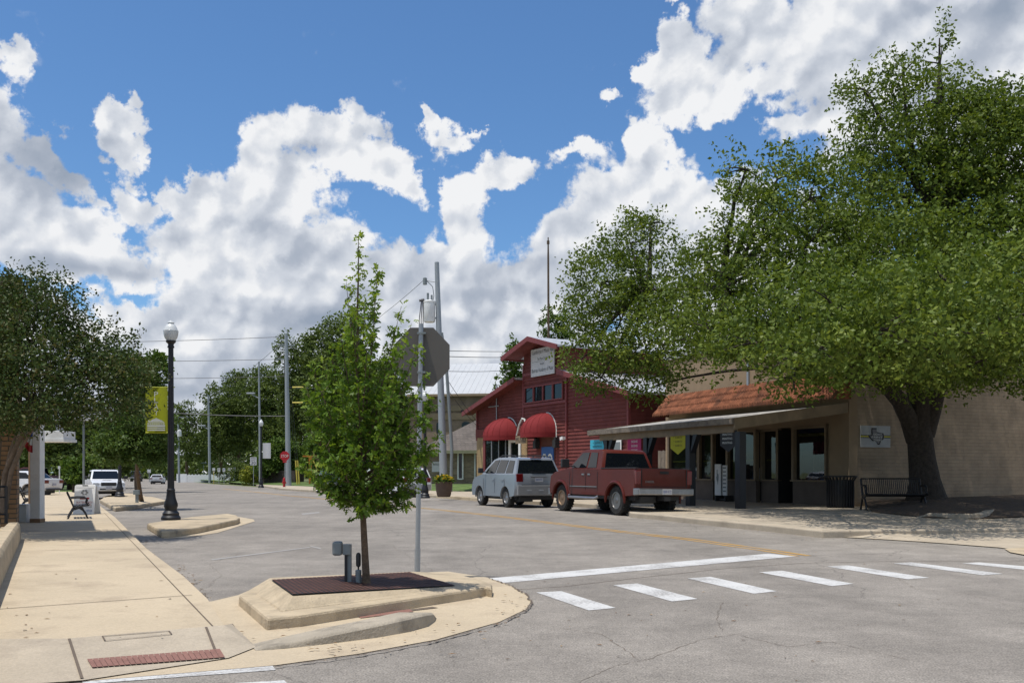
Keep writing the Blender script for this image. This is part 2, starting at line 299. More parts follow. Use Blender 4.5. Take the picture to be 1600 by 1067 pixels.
M['grate'] = mat('grate', (.095, .04, .027), .7, .35, 9, .3, 60, dirt=(.12, .06, .045), dirt_amt=.5)
M['red'] = mat('red', (.155, .042, .036), .8, .22, 1.3, .2, 30, spec=.25, dirt=(.1, .034, .034), dirt_amt=.6)
M['red_light'] = mat('red_light', (.18, .04, .04), .6, .12, 3)
M['awning'] = mat('awning', (.2, .024, .026), .85, .1, 2, .3, 8, spec=.2)
M['metal_roof'] = mat('metal_roof', (.5, .5, .5), .4, .12, 1.5, metal=.3, dirt=(.3, .3, .3), dirt_amt=.4)
M['white_roof'] = mat('white_roof', (.46, .47, .48), .6, .06, .5, dirt=(.45, .45, .46), dirt_amt=.3)
M['tan'] = mat('tan', (.3, .22, .14), .9, .1, 2, .3, 60, dirt=(.2, .15, .1), dirt_amt=.3)
M['tan_trim'] = mat('tan_trim', (.24, .18, .115), .75, .15, 2.5, dirt=(.14, .1, .07), dirt_amt=.4)
M['tan_kick'] = mat('tan_kick', (.13, .1, .078), .8, .15, 2)
M['wood_old'] = mat('wood_old', (.2, .165, .13), .85, .3, 5, .5, dirt=(.07, .06, .05), dirt_amt=.8, dscale=2)
M['shingle_old'] = mat('shingle_old', (.38, .36, .33), .8, .3, 4, .5, dirt=(.03, .026, .022), dirt_amt=1, dscale=2.2)
M['terracotta'] = mat('terracotta', (.21, .08, .042), .9, .55, 3.5, .4, dirt=(.05, .028, .02), dirt_amt=.95, dscale=1.1, spec=.2)
M['painted_brick'] = brick_mat('painted_brick', (.32, .245, .165), (.3, .228, .155), (.265, .2, .135), .4, .13, .01, bumpd=.02, bump=.6)
M['yellow_brick'] = brick_mat('yellow_brick', (.48, .33, .16), (.4, .26, .12), (.22, .16, .1))
M['tan_brick'] = brick_mat('tan_brick', (.34, .19, .09), (.28, .155, .07), (.1, .075, .05), .3, .1, .012)
M['hall_brick'] = brick_mat('hall_brick', (.28, .195, .135), (.23, .155, .105), (.27, .22, .165))
M['stone'] = brick_mat('stone', (.3, .235, .16), (.15, .11, .075), (.27, .22, .155), .35, .1, .02)
M['roof_shingle'] = brick_mat('roof_shingle', (.15, .125, .105), (.11, .09, .075), (.06, .05, .045), .3, .14, .01, bumpd=.01)
M['glass'] = glass_mat('glass'); M['glass_dark'] = glass_mat('glass_dark', (.008, .01, .012), .96)
M['glass_shop'] = glass_mat('glass_shop', (.01, .012, .014), .6); M['glass_shop'].node_tree.nodes['Principled BSDF'].inputs['Specular IOR Level'].default_value = 1.0; M['glass_shop'].node_tree.nodes['Principled BSDF'].inputs['IOR'].default_value = 1.7
M['car_glass'] = glass_mat('car_glass', (.006, .008, .011), .97, .03)
M['black'] = mat('black', (.018, .018, .02), .45, .2, 10, .1)
M['lamp_black'] = mat('lamp_black', (.008, .009, .013), .5, .15, 6, .1, spec=.5)
M['rubber'] = mat('rubber', (.022, .021, .02), .9, .2, 12, dirt=(.09, .08, .07), dirt_amt=.5, dscale=6)
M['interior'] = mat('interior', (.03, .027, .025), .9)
M['white'] = mat('white', (.8, .8, .79), .5, .04, 3); M['white_old'] = mat('white_old', (.76, .76, .74), .6, .08, 2, dirt=(.3, .2, .12), dirt_amt=.25, dscale=3)
M['sign_white'] = mat('sign_white', (.55, .55, .56), .6, .05, 2)
M['ink'] = mat('ink', (.02, .02, .022), .7); M['ink_red'] = mat('ink_red', (.35, .02, .02), .6); M['ink_blue'] = mat('ink_blue', (.02, .06, .3), .6)
M['galv'] = mat('galv', (.33, .35, .37), .45, .14, 5, .1, metal=.35, dirt=(.22, .23, .24), dirt_amt=.4)
M['sign_back'] = mat('sign_back', (.13, .115, .1), .5, .05, 2, metal=.4, dirt=(.1, .09, .08), dirt_amt=.3)
M['util_grey'] = mat('util_grey', (.2, .225, .23), .5, .1, 6, dirt=(.1, .1, .1), dirt_amt=.4, dscale=6)
M['pole_steel'] = mat('pole_steel', (.3, .325, .345), .55, .1, 1.2, .1, metal=.2, dirt=(.22, .24, .25), dirt_amt=.5)
M['wire'] = mat('wire', (.06, .06, .065), .6)
M['bark'] = mat('bark', (.11, .075, .05), .95, .35, 14, 1.0, 30); M['bark_dark'] = mat('bark_dark', (.045, .036, .029), .95, .4, 10, 1.0, 18)
M['bark_grey'] = mat('bark_grey', (.16, .12, .09), .9, .3, 10, .6, 20)
M['globe'] = mat('globe', (.62, .63, .62), .25, .04, 3, spec=.6)
M['lime'] = mat('lime', (.37, .4, .015), .6, .06, 3); M['letter_white'] = mat('letter_white', (.62, .64, .6), .6)
M['paint_truck'] = mat('paint_truck', (.088, .012, .007), .5, .18, 1.2, coat=.22, spec=.2, dirt=(.11, .035, .025), dirt_amt=.4, dscale=1.6)
M['paint_silver'] = mat('paint_silver', (.3, .325, .36), .33, .05, 1.5, metal=.45, coat=.5)
M['paint_silver_low'] = mat('paint_silver_low', (.27, .27, .27), .5, .06, 2, metal=.2)
M['paint_white'] = mat('paint_white', (.66, .67, .69), .35, .03, 1, coat=.4); M['paint_dark'] = mat('paint_dark', (.015, .02, .03), .3, .1, 1, coat=.5)
M['paint_blue'] = mat('paint_blue', (.02, .045, .12), .3, .1, 1, coat=.5); M['paint_maroon'] = mat('paint_maroon', (.06, .008, .008), .35, .1, 1, coat=.4)
M['chrome'] = mat('chrome', (.34, .34, .35), .35, .12, 4, metal=.9, dirt=(.12,.11,.1), dirt_amt=.5); M['rim'] = mat('rim', (.2, .195, .19), .35, .1, 5, metal=.7)
M['rim_rust'] = mat('rim_rust', (.25, .17, .11), .5, .2, 6, metal=.5)
M['tail_red'] = mat('tail_red', (.13, .004, .005), .2, .1, 20, coat=.5); M['lens'] = mat('lens', (.45, .47, .5), .15, .1, 20, coat=.5)
M['plastic'] = mat('plastic', (.03, .03, .032), .55, .1, 6)
M['cyan'] = mat('cyan', (.05, .42, .55), .6, .05, 2); M['magenta'] = mat('magenta', (.36, .006, .09), .6, .05, 2); M['yellow'] = mat('yellow', (.42, .38, .0), .6, .05, 2)
M['door_blue'] = mat('door_blue', (.03, .1, .3), .5, .1, 3); M['brown'] = mat('brown', (.1, .035, .025), .7, .2, 3)
M['pot'] = mat('pot', (.115, .075, .055), .8, .12, 5, .2); M['flower'] = mat('flower', (.6, .4, .01), .6, .3, 20)
M['hyd'] = mat('hyd', (.36, .015, .02), .5); M['orange'] = mat('orange', (.42, .14, .02), .7); M['guy_yellow'] = mat('guy_yellow', (.55, .45, .08), .6)
M['stop_red'] = mat('stop_red', (.38, .012, .02), .5)
M['leaf_oak'] = leaf_mat('leaf_oak', (.046, .078, .013), (.112, .162, .026), (.222, .272, .05), .34)
M['leaf_young'] = leaf_mat('leaf_young', (.05, .1, .015), (.115, .2, .024), (.33, .42, .05), .4)
M['leaf_myrtle'] = leaf_mat('leaf_myrtle', (.035, .06, .016), (.06, .095, .024), (.13, .11, .045), .22)
M['leaf_far'] = leaf_mat('leaf_far', (.055, .08, .022), (.1, .14, .034), (.165, .21, .05), .25, .6, .2)
M['leaf_bright'] = leaf_mat('leaf_bright', (.05, .095, .018), (.09, .15, .028), (.15, .21, .04), .3, .6, .2)
M['leaf_small'] = leaf_mat('leaf_small', (.05, .09, .02), (.085, .14, .03), (.13, .19, .05), .3)
M['hedge'] = leaf_mat('hedge', (.06, .11, .012), (.1, .17, .02), (.18, .24, .03), .25)
M['bush_yellow'] = leaf_mat('bush_yellow', (.12, .17, .02), (.22, .25, .03), (.3, .28, .04), .25)
# ---------------------------------------------------------------- ground, road, pavements
def sheet(name, pts, m, z=None, thick=0, parent=None, **k):
    mb = MB(); pts = [Vector(p) for p in pts]
    if thick: mb.extr([p-Vector((0, 0, thick)) for p in pts], (0, 0, thick))
    else: mb.add(pts, [tuple(range(len(pts)))])
    return mb.build(name, m, parent, smooth=0, **k)
g = MB(); g.box(-1200, 1200, -60, 2500, -2, -.03); tag(g.build('ground', M['earth'], smooth=0), kind='structure')
road = [(-40, -12, 0), (60, -12, 0), (60, 20, 0), (30, 23, 0), (18, 36, 0)] + [G(*p) for p in [(1000,790),(750,781),(660,775),(560,769.5),(470,765.5),(430,763),(400,760.5),(330,756),(300,753),(262,749),(235,746.5),(200,745.5),(190,748),(150,765),(60,775),(-300,790)]]
tag(sheet('road', road, M['asphalt']), kind='structure')
tag(sheet('parking_lot', [G(-300,790,-.01), G(150,768,-.01), G(190,748,-.01), G(160,744.5,-.01), G(-300,744.5,-.01)], M['asphalt']), kind='structure')
# left pavement: slab, ramp to the corner and flush apron
wz = .10
walk = [G(-500,1000,wz), G(105,997,wz), G(350,976,wz), G(324,935,wz), G(287,900,wz), G(228,856,wz), G(180,808,wz), G(151,786,wz), G(138,774,wz), G(110,768,wz), G(-150,768,wz)]
mb = MB(); mb.extr([p-Vector((0, 0, .2)) for p in walk], (0, 0, .2)); mb.mi = 1
def gline(mb, a, b, w, z):
    a = Vector(a); b = Vector(b); d = (b-a).normalized(); n = Vector((-d.y, d.x, 0))*w/2
    for q in (a, b): q.z = z
    mb.quad(a-n, b-n, b+n, a+n)
def jl(mb, p, q, w=.018, z=.104): gline(mb, G(p[0], p[1], z), G(q[0], q[1], z), w, z)
jl(mb, (332,977),(163,801), .012); jl(mb, (-60,955),(300,929)); jl(mb, (-40,862),(232,856)); jl(mb, (-40,818),(187,816.5)); jl(mb, (0,895),(255,884), .006); jl(mb, (-40,794),(162,793.5)); jl(mb, (-60,783),(150,782)); jl(mb, (20,803),(172,802))
tag(mb.build('left_pavement', [M['concrete'], M['joint']], smooth=0), kind='structure')
z0 = .012
mb = MB()
top = [G(-500,1000,wz), G(105,997,wz), G(350,976,wz), G(362,974,.03)]; bot = [G(-500,1105,.014), G(130,1062,.014), G(357,1027,.014), G(400,1010,.014)]
for i in range(3): mb.quad(top[i], bot[i], bot[i+1], top[i+1])
mb.mi = 1
Q4 = [G(105,997,wz), G(350,976,wz), G(357,1027,.014), G(130,1062,.014)]
def proj(p): return CX+F*p.x/p.y, HY-F*(p.z-H)/p.y
def on_ramp(px, py):
    u, v = .5, .5
    def f(u, v): return Q4[0].lerp(Q4[1], u).lerp(Q4[3].lerp(Q4[2], u), v)
    for _ in range(12):
        x, y = proj(f(u, v)); xu, yu = proj(f(u+.01, v)); xv, yv = proj(f(u, v+.01)); a, b, c, d = (xu-x)/.01, (xv-x)/.01, (yu-y)/.01, (yv-y)/.01; det = a*d-b*c
        du, dv = ((px-x)*d-(py-y)*b)/det, ((py-y)*a-(px-x)*c)/det; u += du; v += dv
    return f(u, v)+Vector((0,0,.006))
def slope_pt(px, py):
    return on_ramp(px, py)
def slope_old(px, py):
    # height of the ramp under that pixel
    t = min(1, max(0, (py-990)/60)); z = wz*(1-t)+.014*t+.006; return G(px, py, z)
mb.mi = 1
def sl(p, q, w=.02):
    a, b = slope_pt(*p), slope_pt(*q); d = (b-a).normalized(); n = Vector((-d.y, d.x, 0))*w/2; mb.quad(a-n, b-n, b+n, a+n)
sl((108,998),(128,1060)); sl((322,980),(340,1026)); sl((160,994),(264,986),.012); sl((164,1001),(268,991),.012); sl((160,994),(164,1001),.012); sl((264,986),(268,991),.012)
mb.mi = 2
for i in range(24):
    a0, a1 = i/24, (i+.93)/24
    def e_(t, u): return slope_pt(136+t*(344-136)+u*8, 1031+t*(1015-1031)+u*13)+Vector((0,0,.004))
    mb.quad(e_(a0, 0), e_(a1, 0), e_(a1, 1), e_(a0, 1))
tag(mb.build('corner_ramp', [M['concrete_grey'], M['joint'], M['brick_pad']], smooth=0), kind='structure')
apron = [G(-500,1000), G(-500,1150), G(-100,1085), G(130,1065), G(430,1040), G(560,1022), G(680,1000), G(780,972), G(822,952), G(830,940), G(822,928), G(796,914), G(760,902), G(700,893), G(430,905), G(372,930), G(330,940)]
tag(sheet('corner_apron', [p+Vector((0,0,.006)) for p in apron], M['concrete']), kind='structure')
mb = MB(); zj = .011
for a_, b_ in [((362,974),(385,1008)),((430,1040),(500,985)),((395,1000),(440,1038))][:1]: gline(mb, G(*a_, zj), G(*b_, zj), .02, zj)
gline(mb, G(620,955,zj), G(680,948,zj), .1, zj)
tag(mb.build('pavement_joint', M['joint'], smooth=0), kind='structure')
mb = MB(); zb = .0115; mb.quad(G(556,961,zb), G(640,951,zb), G(646,955,zb), G(564,965,zb)); tag(mb.build('brick_strip', M['brick_pad'], smooth=0), kind='structure')
# small rising kerb at the corner
def kerb_sweep(name, path, m, wdt, label=None):
    mb = MB(); rings = []
    P = [(G(p[0], p[1]), p[2]) for p in path]
    for i, (p, h) in enumerate(P):
        d = (P[min(i+1, len(P)-1)][0]-P[max(i-1, 0)][0]).normalized(); n = Vector((-d.y, d.x, 0)); w_ = wdt*(path[i][3] if len(path[i]) > 3 else 1)
        r = min(.05, h*.5)
        r = min(.022, h*.4); rings.append([p-Vector((0,0,.02)), p+n*.012+Vector((0,0,h-r)), p+n*(.016+r*.4)+Vector((0,0,h-r*.3)), p+n*(.02+r)+Vector((0,0,h)), p+n*(w_*.9)+Vector((0,0,h*.97)), p+n*w_+Vector((0,0,-.02))])
    mb.loft(rings); return mb.build(name, m, smooth=30)
tag(kerb_sweep('corner_kerb', [(400,1018,.012),(450,1014,.045),(520,1006,.085),(590,997,.115),(640,988,.13),(668,980,.125),(680,972,.09,.7),(684,967,.015,.3)], M['curb_old'], .3), kind='structure')
# planter island with the young tree
def slab(name, top, z, m, base=-.02, flare=.0, bevel=.03, kind='structure'):
    c = sum((p for p in top), Vector())/len(top); mb = MB()
    lo = [Vector((p.x+(p.x-c.x)*flare, p.y+(p.y-c.y)*flare, base)) for p in top]
    mb.loft([lo, top]); o = mb.build(name, m, smooth=0, bevel=bevel); tag(o, kind=kind); return o
zi = .11
slab('planter_island_kerb', [G(x, y, zi) for x, y in [(374,929),(418,965),(470,960),(616,938),(730,921),(759,916),(768,918),(769,912),(755,906),(735,901),(700,893),(540,897),(420,902)]], zi, M['curb'], flare=.006)
zt = .22
mb = MB(); lo = [G(x, y, .105) for x, y in [(398,931),(437,957),(758,917.5),(735,902),(690,895),(425,904)]]; hi = [G(x, y, z_) for x, y, z_ in [(420,906,.214),(452,931.5,.214),(722,915.8,.121),(700,904,.124),(645,892.5,.136),(426,903.5,.214)]]
mb.loft([lo, hi]); o = mb.build('planter_island_top', M['curb'], smooth=0, bevel=.03); tag(o, kind='structure')
gt = [G(x, y, z_+.006) for x, y, z_ in [(424,905.5,.22),(457,928.5,.22),(712,914.3,.128),(640,893.5,.142)]]; zt = .175
root = empty('tree_grate', gt[0].lerp(gt[2], .5), 0, 'brown cast iron grate round the young tree on the corner island', 'tree grate')
mb = MB(); c0 = root.location.copy()
def gp(u, v, dz=0): return gt[0].lerp(gt[3], u).lerp(gt[1].lerp(gt[2], u), v)+Vector((0,0,dz))-c0
mb.quad(gp(0,0,.001), gp(1,0,.001), gp(1,1,.001), gp(0,1,.001))
mb.mi = 1
for i in range(34):
    for j in range(11):
        u0 = (i+.15)/34; u1 = (i+.85)/34; v0 = (j+.1)/11; v1 = (j+.9)/11
        mb.quad(gp(u0,v0,.006), gp(u1,v0,.006), gp(u1,v1,.006), gp(u0,v1,.006))
mb.build('grate_plate', [M['ink'], M['grate']], root, smooth=0)
# other islands on the left
zl = .15
slab('lamp_island', [G(x, y, zl) for x, y in [(230,817),(252,829),(275,828),(310,823),(345,816),(371,810.5),(375,808),(370,804.5),(356,802),(300,807)]], zl, M['curb'], bevel=.04)
tag(sheet('lamp_island_apron', [G(x, y, .008) for x, y in [(255,841),(285,840),(340,832),(398,814),(396,811),(372,807),(340,806),(300,812)]], M['concrete']), kind='structure')
slab('small_tree_island', [G(x, y, zl) for x, y in [(156,780),(180,792.5),(205,790),(262,781.5),(240,776),(200,773.5),(170,774)]], zl, M['curb'], bevel=.04)
slab('far_island', [G(x, y, .128) for x, y in [(160,776),(172,783),(190,781),(228,774.5),(214,771),(180,770)]], .128, M['curb'], bevel=.04)
# right pavement, bulb-out, bed
rp = [G(x, y, .15) for x, y in [(1285,829),(1200,820),(1100,811),(1030,804),(985,800.5),(978,795),(985,791),(960,790),(900,785.5),(800,781),(757,778.5),(745,776),(700,774),(600,770),(500,766),(440,762.5)]]
rp2 = [G(400,757,.15), G(470,757,.15), G(620,760,.15), G(760,765,.15), Vector((9, 50, .15)), Vector((40, 50, .15)), Vector((46, 26, .15)), Vector((26, 22.5, .15))]
mb = MB(); poly = [Vector(p) for p in rp+rp2]
mb.extr([p-Vector((0, 0, .25)) for p in poly], (0, 0, .25))
tag(mb.build('right_pavement', M['concrete_grey'], smooth=0, bevel=.03), kind='structure')
ap = [G(1285,829,.15), G(1330,822,.15), G(1470,812,.15), Vector((16.6, 23.5, .15)), Vector((30, 23, .15)), Vector((30, 20.4, .012)), G(1640,866,.012), G(1560,855,.012), G(1440,846,.012), G(1340,840,.012), G(1295,838,.012)]
mb = MB(); mb.add([p+Vector((0,0,.004)) for p in ap], [(0,1,9,10),(1,2,8,9),(2,3,7,8),(3,4,5,6,7)]); tag(mb.build('driveway_apron', M['concrete_grey'], smooth=0), kind='structure')
mb = MB(); mb.add([G(x, y, .02) for x, y in [(1570,857),(1640,852),(1700,866),(1600,866),(1578,862)]], [(0,1,2,3,4)]); tag(mb.build('kerb_nose', M['curb'], smooth=0), kind='structure')
# kerb facing strip with separate light top
tag(kerb_sweep('right_kerb', [(985,807,.155),(1030,811,.158),(1100,818,.158),(1200,827,.158),(1283,836,.158),(1300,838,.12),(1320,840,.03)], M['curb_old'], .22), kind='structure')
tag(kerb_sweep('far_kerb', [(450,764.8,.155),(560,770.2,.155),(660,776,.155),(750,783,.155),(815,786,.155),(900,790,.155),(950,794.5,.155)], M['curb'], .2), kind='structure')
# lawn rising behind the far pavement
mb = MB(); lw = [G(560,764,.155), G(760,768,.155), Vector((-2.0, 61.5, .5)), Vector((4, 80, .6)), Vector((-16, 84, .6)), Vector((-14, 70, .4))]
mb.add(lw, [(0,1,2,3,4,5)]); 
nearL = [G(272,747.6,.02), G(300,750.2,.03), G(330,752.8,.03), G(400,756.4,.16), G(470,759,.16), G(560,763,.17)]; farL = [Vector((-90,230,.1)), Vector((-80,200,.2)), Vector((-62,165,.25)), Vector((-44,130,.35)), Vector((-30,105,.4)), Vector((-15,84,.45))]
for i in range(5): mb.quad(nearL[i], nearL[i+1], farL[i+1], farL[i])
tag(mb.build('lawn', M['grass'], smooth=0), kind='structure')
mb = MB(); mb.add([G(85,768,.02), G(137,772,.02), G(160,757,.02), G(150,748,.02), G(-200,748,.02), G(-200,757,.02)], [tuple(range(6))]); tag(mb.build('left_lawn', M['grass'], smooth=0), kind='structure')
# bed round the big tree
bed = [G(1362,799,.17), G(1450,808,.17), G(1525,810,.17), Vector((17.5, 27, .2)), Vector((17.6, 31, .3)), Vector((20, 36, .5)), Vector((12.6, 33.1, .35))]
ctr = Vector((14.3, 30.9, .52)); mb = MB()
for i in range(len(bed)): mb.add([bed[i], bed[(i+1) % len(bed)], ctr], [(0,1,2)])
tag(mb.build('planting_bed', M['soil'], smooth=60), kind='structure')
tag(kerb_sweep('bed_kerb', [(1436,817,.16),(1450,817,.27),(1500,820,.29),(1532,820,.29),(1546,817,.29),(1556,811,.29),(1566,804,.28)], M['curb_old'], .26), kind='structure')
mb = MB(); P = [G(x, y, .016) for x, y in [(430,1041),(560,1023),(680,1001),(780,973),(822,953),(830.5,940),(822,927),(796,913),(762,901)]]
for i in range(len(P)-1):
    a, b = P[i], P[i+1]; k = 16; last = a
    for j in range(1, k+1):
        q = a.lerp(b, j/k)+Vector((random.uniform(-.02,.02), random.uniform(-.02,.02), 0)); gline(mb, last, q, random.uniform(.006, .028), .0165); last = q
tag(mb.build('edge_crack', M['joint'], smooth=0), kind='structure')
# painted markings
mb = MB(); z = .004
def pq(pts, z=.004): mb.add([G(x, y, z) for x, y in pts], [(0,1,2,3)])
pq([(764,903),(783,910.5),(1245,868.5),(1200,864.5)])
tag(mb.build('stop_line', M['white_line'], smooth=0), kind='structure')
mb = MB()
for q in [[(838,925),(877,923),(962,949),(920,953)],[(958,913.5),(996,911),(1090,935),(1050,939)],[(1074,903),(1110,900.5),(1214,923),(1178,927)],[(1186,893.5),(1222,891),(1334,911.5),(1300,915)],[(1292,884.5),(1324,882.5),(1452,902),(1418,904.5)],[(1396,879.5),(1424,878),(1568,896),(1535,898)],[(1503,879.5),(1530,878),(1690,892),(1655,895)],[(1600,877.5),(1625,876),(1800,890),(1770,893)],
          [(130,1068),(126,1060),(425,1038.5),(431,1046)],[(240,1082),(236,1074),(444,1062),(452,1070)]]: pq(q)
tag(mb.build('crosswalk_stripe', M['white_line'], smooth=0), kind='structure')
mb = MB(); yl = [(1255,868),(1200,859.5),(1080,842.5),(960,829),(850,815),(760,804),(690,796.5),(600,788),(520,780.5),(450,774),(400,768.5),(350,763.5)]
for off in (-.11, .11):
    P = [G(x, y, .004) for x, y in yl]
    for i in range(len(P)-1):
        d = (P[i+1]-P[i]).normalized(); n = Vector((-d.y, d.x, 0)); mb.quad(P[i]+n*(off-.05), P[i+1]+n*(off-.05), P[i+1]+n*(off+.05), P[i]+n*(off+.05))
tag(mb.build('centre_line', M['yellow_line'], smooth=0), kind='structure')
mb = MB(); pq([(484,852),(500,855),(503,858),(486,854)]); pq([(470,802),(498,799),(500,801),(474,804)]); pq([(330,873),(484,854),(486,855),(332,875)]); tag(mb.build('parking_mark', worn_paint('old_line', (.3,.28,.255), amt=.95), smooth=0), kind='structure')
# tar seam across the junction
mb = MB(); sm = [(762,905),(800,921),(880,916),(1000,902),(1130,888),(1260,879),(1400,876.5),(1620,876)]; P = [G(x, y, .002) for x, y in sm]
for i in range(len(P)-1):
    a, b = P[i], P[i+1]; k = 14
    for j in range(k):
        gline(mb, a.lerp(b, j/k)+Vector((0, random.uniform(-.02,.02), 0)), a.lerp(b, (j+1)/k), .018, .002)
for cr_ in [[(900,1067),(960,1040),(1010,1030),(1090,1000),(1150,990)],[(1150,990),(1230,1010),(1300,1002),(1420,1030)],[(1130,940),(1120,960),(1128,985)],[(700,905),(640,870),(610,850),(540,842),(470,835)],[(310,925),(345,900),(330,880),(380,862)],[(830,860),(900,868),(980,860),(1050,866)],[(1400,900),(1430,920),(1500,925),(1600,950)],[(870,980),(940,990),(1000,1030)],[(420,800),(520,812),(640,815),(760,830)]]:
    P = [G(x, y, .0025) for x, y in cr_]
    for i in range(len(P)-1):
        a, b = P[i], P[i+1]; k = 12; last = a; L_ = (b-a).length
        for j in range(1, k+1):
            q = a.lerp(b, j/k)+(Vector((random.uniform(-.05,.05), random.uniform(-.05,.05), 0))*min(1, L_*.4) if j < k else Vector()); gline(mb, last, q, random.uniform(.002, .006), .0025); last = q
tag(mb.build('tar_seam', M['joint'], smooth=0), kind='structure')
scene.cycles.max_bounces = 5; scene.cycles.diffuse_bounces = 2; scene.cycles.transparent_max_bounces = 8; scene.cycles.transmission_bounces = 3
# ================================================================ RED MUSIC HALL
R = Frame((-2.26, 61.86), (.483, -.876)); RW = 17.0; RD = 15.0; rz0 = .05
red = empty('red_building', (R.O.x, R.O.y, 0), R.rz, 'red clapboard hall with raised gable, two domed red awnings and white sign', 'building')
def RL(px, py, yo=0.0): x, z = R.loc(px, py, yo); return x, z
xt0, _ = RL(820, 600); xt1, _ = RL(887, 600)
zE, zT = 5.45, 6.95          # eave of the wide gable, height where it meets the tower
tE, tP = 8.42, 9.05
xm = (xt0+xt1)/2
mb = MB()
front = [(0,0,rz0),(RW,0,rz0),(RW,0,zE),(xt1,0,zT),(xt0,0,zT),(0,0,zE)]
mb.extr(front, (0, RD, 0))
mb.extr([(xt0,-.06,rz0),(xt1,-.06,rz0),(xt1,-.06,tE),(xm,-.06,tP),(xt0,-.06,tE)], (0, RD-.1, 0))
mb.build('wall', M['red'], red, smooth=0)
# lap siding, real boards
mb = MB()
bx0, bz0 = RL(748, 740); _, zband = RL(760, 690)
sx0, _ = RL(757.5, 700); sx1, _ = RL(818, 700); bx1, _ = RL(826.5, 700)
dx0, _ = RL(848.5, 740); dx1, _ = RL(870, 740); _, ztop_store = RL(790, 686)
wx = [RL(826.5, 618), RL(885, 610)]
wz0 = RL(826.5, 629)[1]; wz1 = RL(826.5, 607)[1]
def lap(x0, x1, z, y0): mb.add([(x0,y0-.006,z+.2),(x1,y0-.006,z+.2),(x1,y0-.05,z),(x0,y0-.05,z),(x0,y0,z),(x1,y0,z)], [(0,1,2,3),(3,2,5,4)])
z = rz0
while z < 8.8:
    zz = z+.2
    if zz < zE: spans = [(0, xt0, 0.0), (xt1, RW, 0.0)]
    elif zz < zT: k = (zz-zE)/(zT-zE); spans = [(xt0*k, xt0, 0.0), (xt1, RW-(RW-xt1)*k, 0.0)]
    else: spans = []
    if zz < tE: spans.append((xt0, xt1, -.06))
    elif zz < tP: k = (zz-tE)/(tP-tE); spans.append((xt0+(xm-xt0)*k, xt1-(xt1-xm)*k, -.06))
    for a, b, y in spans:
        if z < ztop_store+.15:      # openings at street level
            if b <= xt0+.01: continue
            if a < xt1 and y < 0: lap(bx1 if bx1 > a else a, dx0, z, y); lap(dx1, b, z, y); continue
        lap(a, b, z, y)
    z += .2
mb.build('siding', M['red'], red, smooth=0)
# the shaded end wall boards
mb = MB(); z = rz0
while z < zE-.1:
    mb.add([(RW+.006,0,z+.2),(RW+.006,RD,z+.2),(RW+.05,RD,z),(RW+.05,0,z)], [(0,1,2,3)]); z += .2
mb.build('end_siding', M['red'], red, smooth=0)
# corner boards, band, down pipe, trim
for x in (0, xt0, xt1, RW): mb = MB(); mb.box(x-.07, x+.07, -.13, .02, ztop_store if x < 1 else 2.2, zE if x in (0, RW) else (zT+.9)); mb.build('corner_board', M['red_light'], red, smooth=0)
mb = MB(); mb.box(xt0-.05, xt1+.05, -.15, -.06, wz0-.28, wz0-.12); mb.build('window_sill_board', M['red_light'], red, smooth=0)
mb = MB(); mb.box(xt0, xt1, -.14, -.06, wz1+.75, wz1+.9); mb.build('trim', M['red_light'], red, smooth=0)
mb = MB(); mb.box(-.05, xt0, -.16, 0, ztop_store+.2, ztop_store+.75); mb.build('trim', M['red'], red, smooth=0)
# gable roofs
def roof_panel(mb, a, b, y0, y1, t=.12):
    (xa, za), (xb, zb) = a, b; mb.extr([(xa,y0,za),(xb,y0,zb),(xb,y0,zb+t),(xa,y0,za+t)], (0, y1-y0, 0))
mb = MB()
sl_ = (zT-zE)/xt0
roof_panel(mb, (-.9, zE-.9*sl_+.02), (xt0-.08, zT+.02), -.7, RD+.4); roof_panel(mb, (RW+.9, zE-.9*sl_+.02), (xt1+.08, zT+.02), -.7, RD+.4)
s2 = (tP-tE)/(xm-xt0)
roof_panel(mb, (xt0-.75, tE-.75*s2+.03), (xm, tP+.03), -1.15, RD); roof_panel(mb, (xt1+.75, tE-.75*s2+.03), (xm, tP+.03), -1.15, RD)
mb.build('roof', M['metal_roof'], red, smooth=0)
mb = MB()
for a, b, y in [((-.92, zE-.92*sl_), (xt0-.02, zT-.0), -.78), ((RW+.92, zE-.92*sl_), (xt1+.02, zT), -.78), ((xt0-.8, tE-.8*s2), (xm, tP), -1.24), ((xt1+.8, tE-.8*s2), (xm, tP), -1.24)]:
    (xa, za), (xb, zb) = a, b; mb.extr([(xa,y,za-.12),(xb,y,zb-.12),(xb,y,zb+.16),(xa,y,za+.16)], (0, .07, 0))
mb.extr([(xt0-.8,-1.16,tE-.8*s2-.06),(xt0-.7,-1.16,tE-.8*s2-.06),(xt0-.7,-1.16,tE-.7*s2+.02),(xt0-.8,-1.16,tE-.8*s2+.02)], (0, RD, 0))
mb.build('fascia', M['red_light'], red, smooth=0)
mb = MB()      # red soffit boards under the tower overhang
roof_panel(mb, (xt0-.72, tE-.72*s2-.03), (xm, tP-.03), -1.13, 0, .04); roof_panel(mb, (xt1+.72, tE-.72*s2-.03), (xm, tP-.03), -1.13, 0, .04)
roof_panel(mb, (-.86, zE-.86*sl_-.04), (xt0-.1, zT-.04), -.68, 0, .04); roof_panel(mb, (RW+.86, zE-.86*sl_-.04), (xt1+.1, zT-.04), -.68, 0, .04)
mb.build('soffit', M['red'], red, smooth=0)
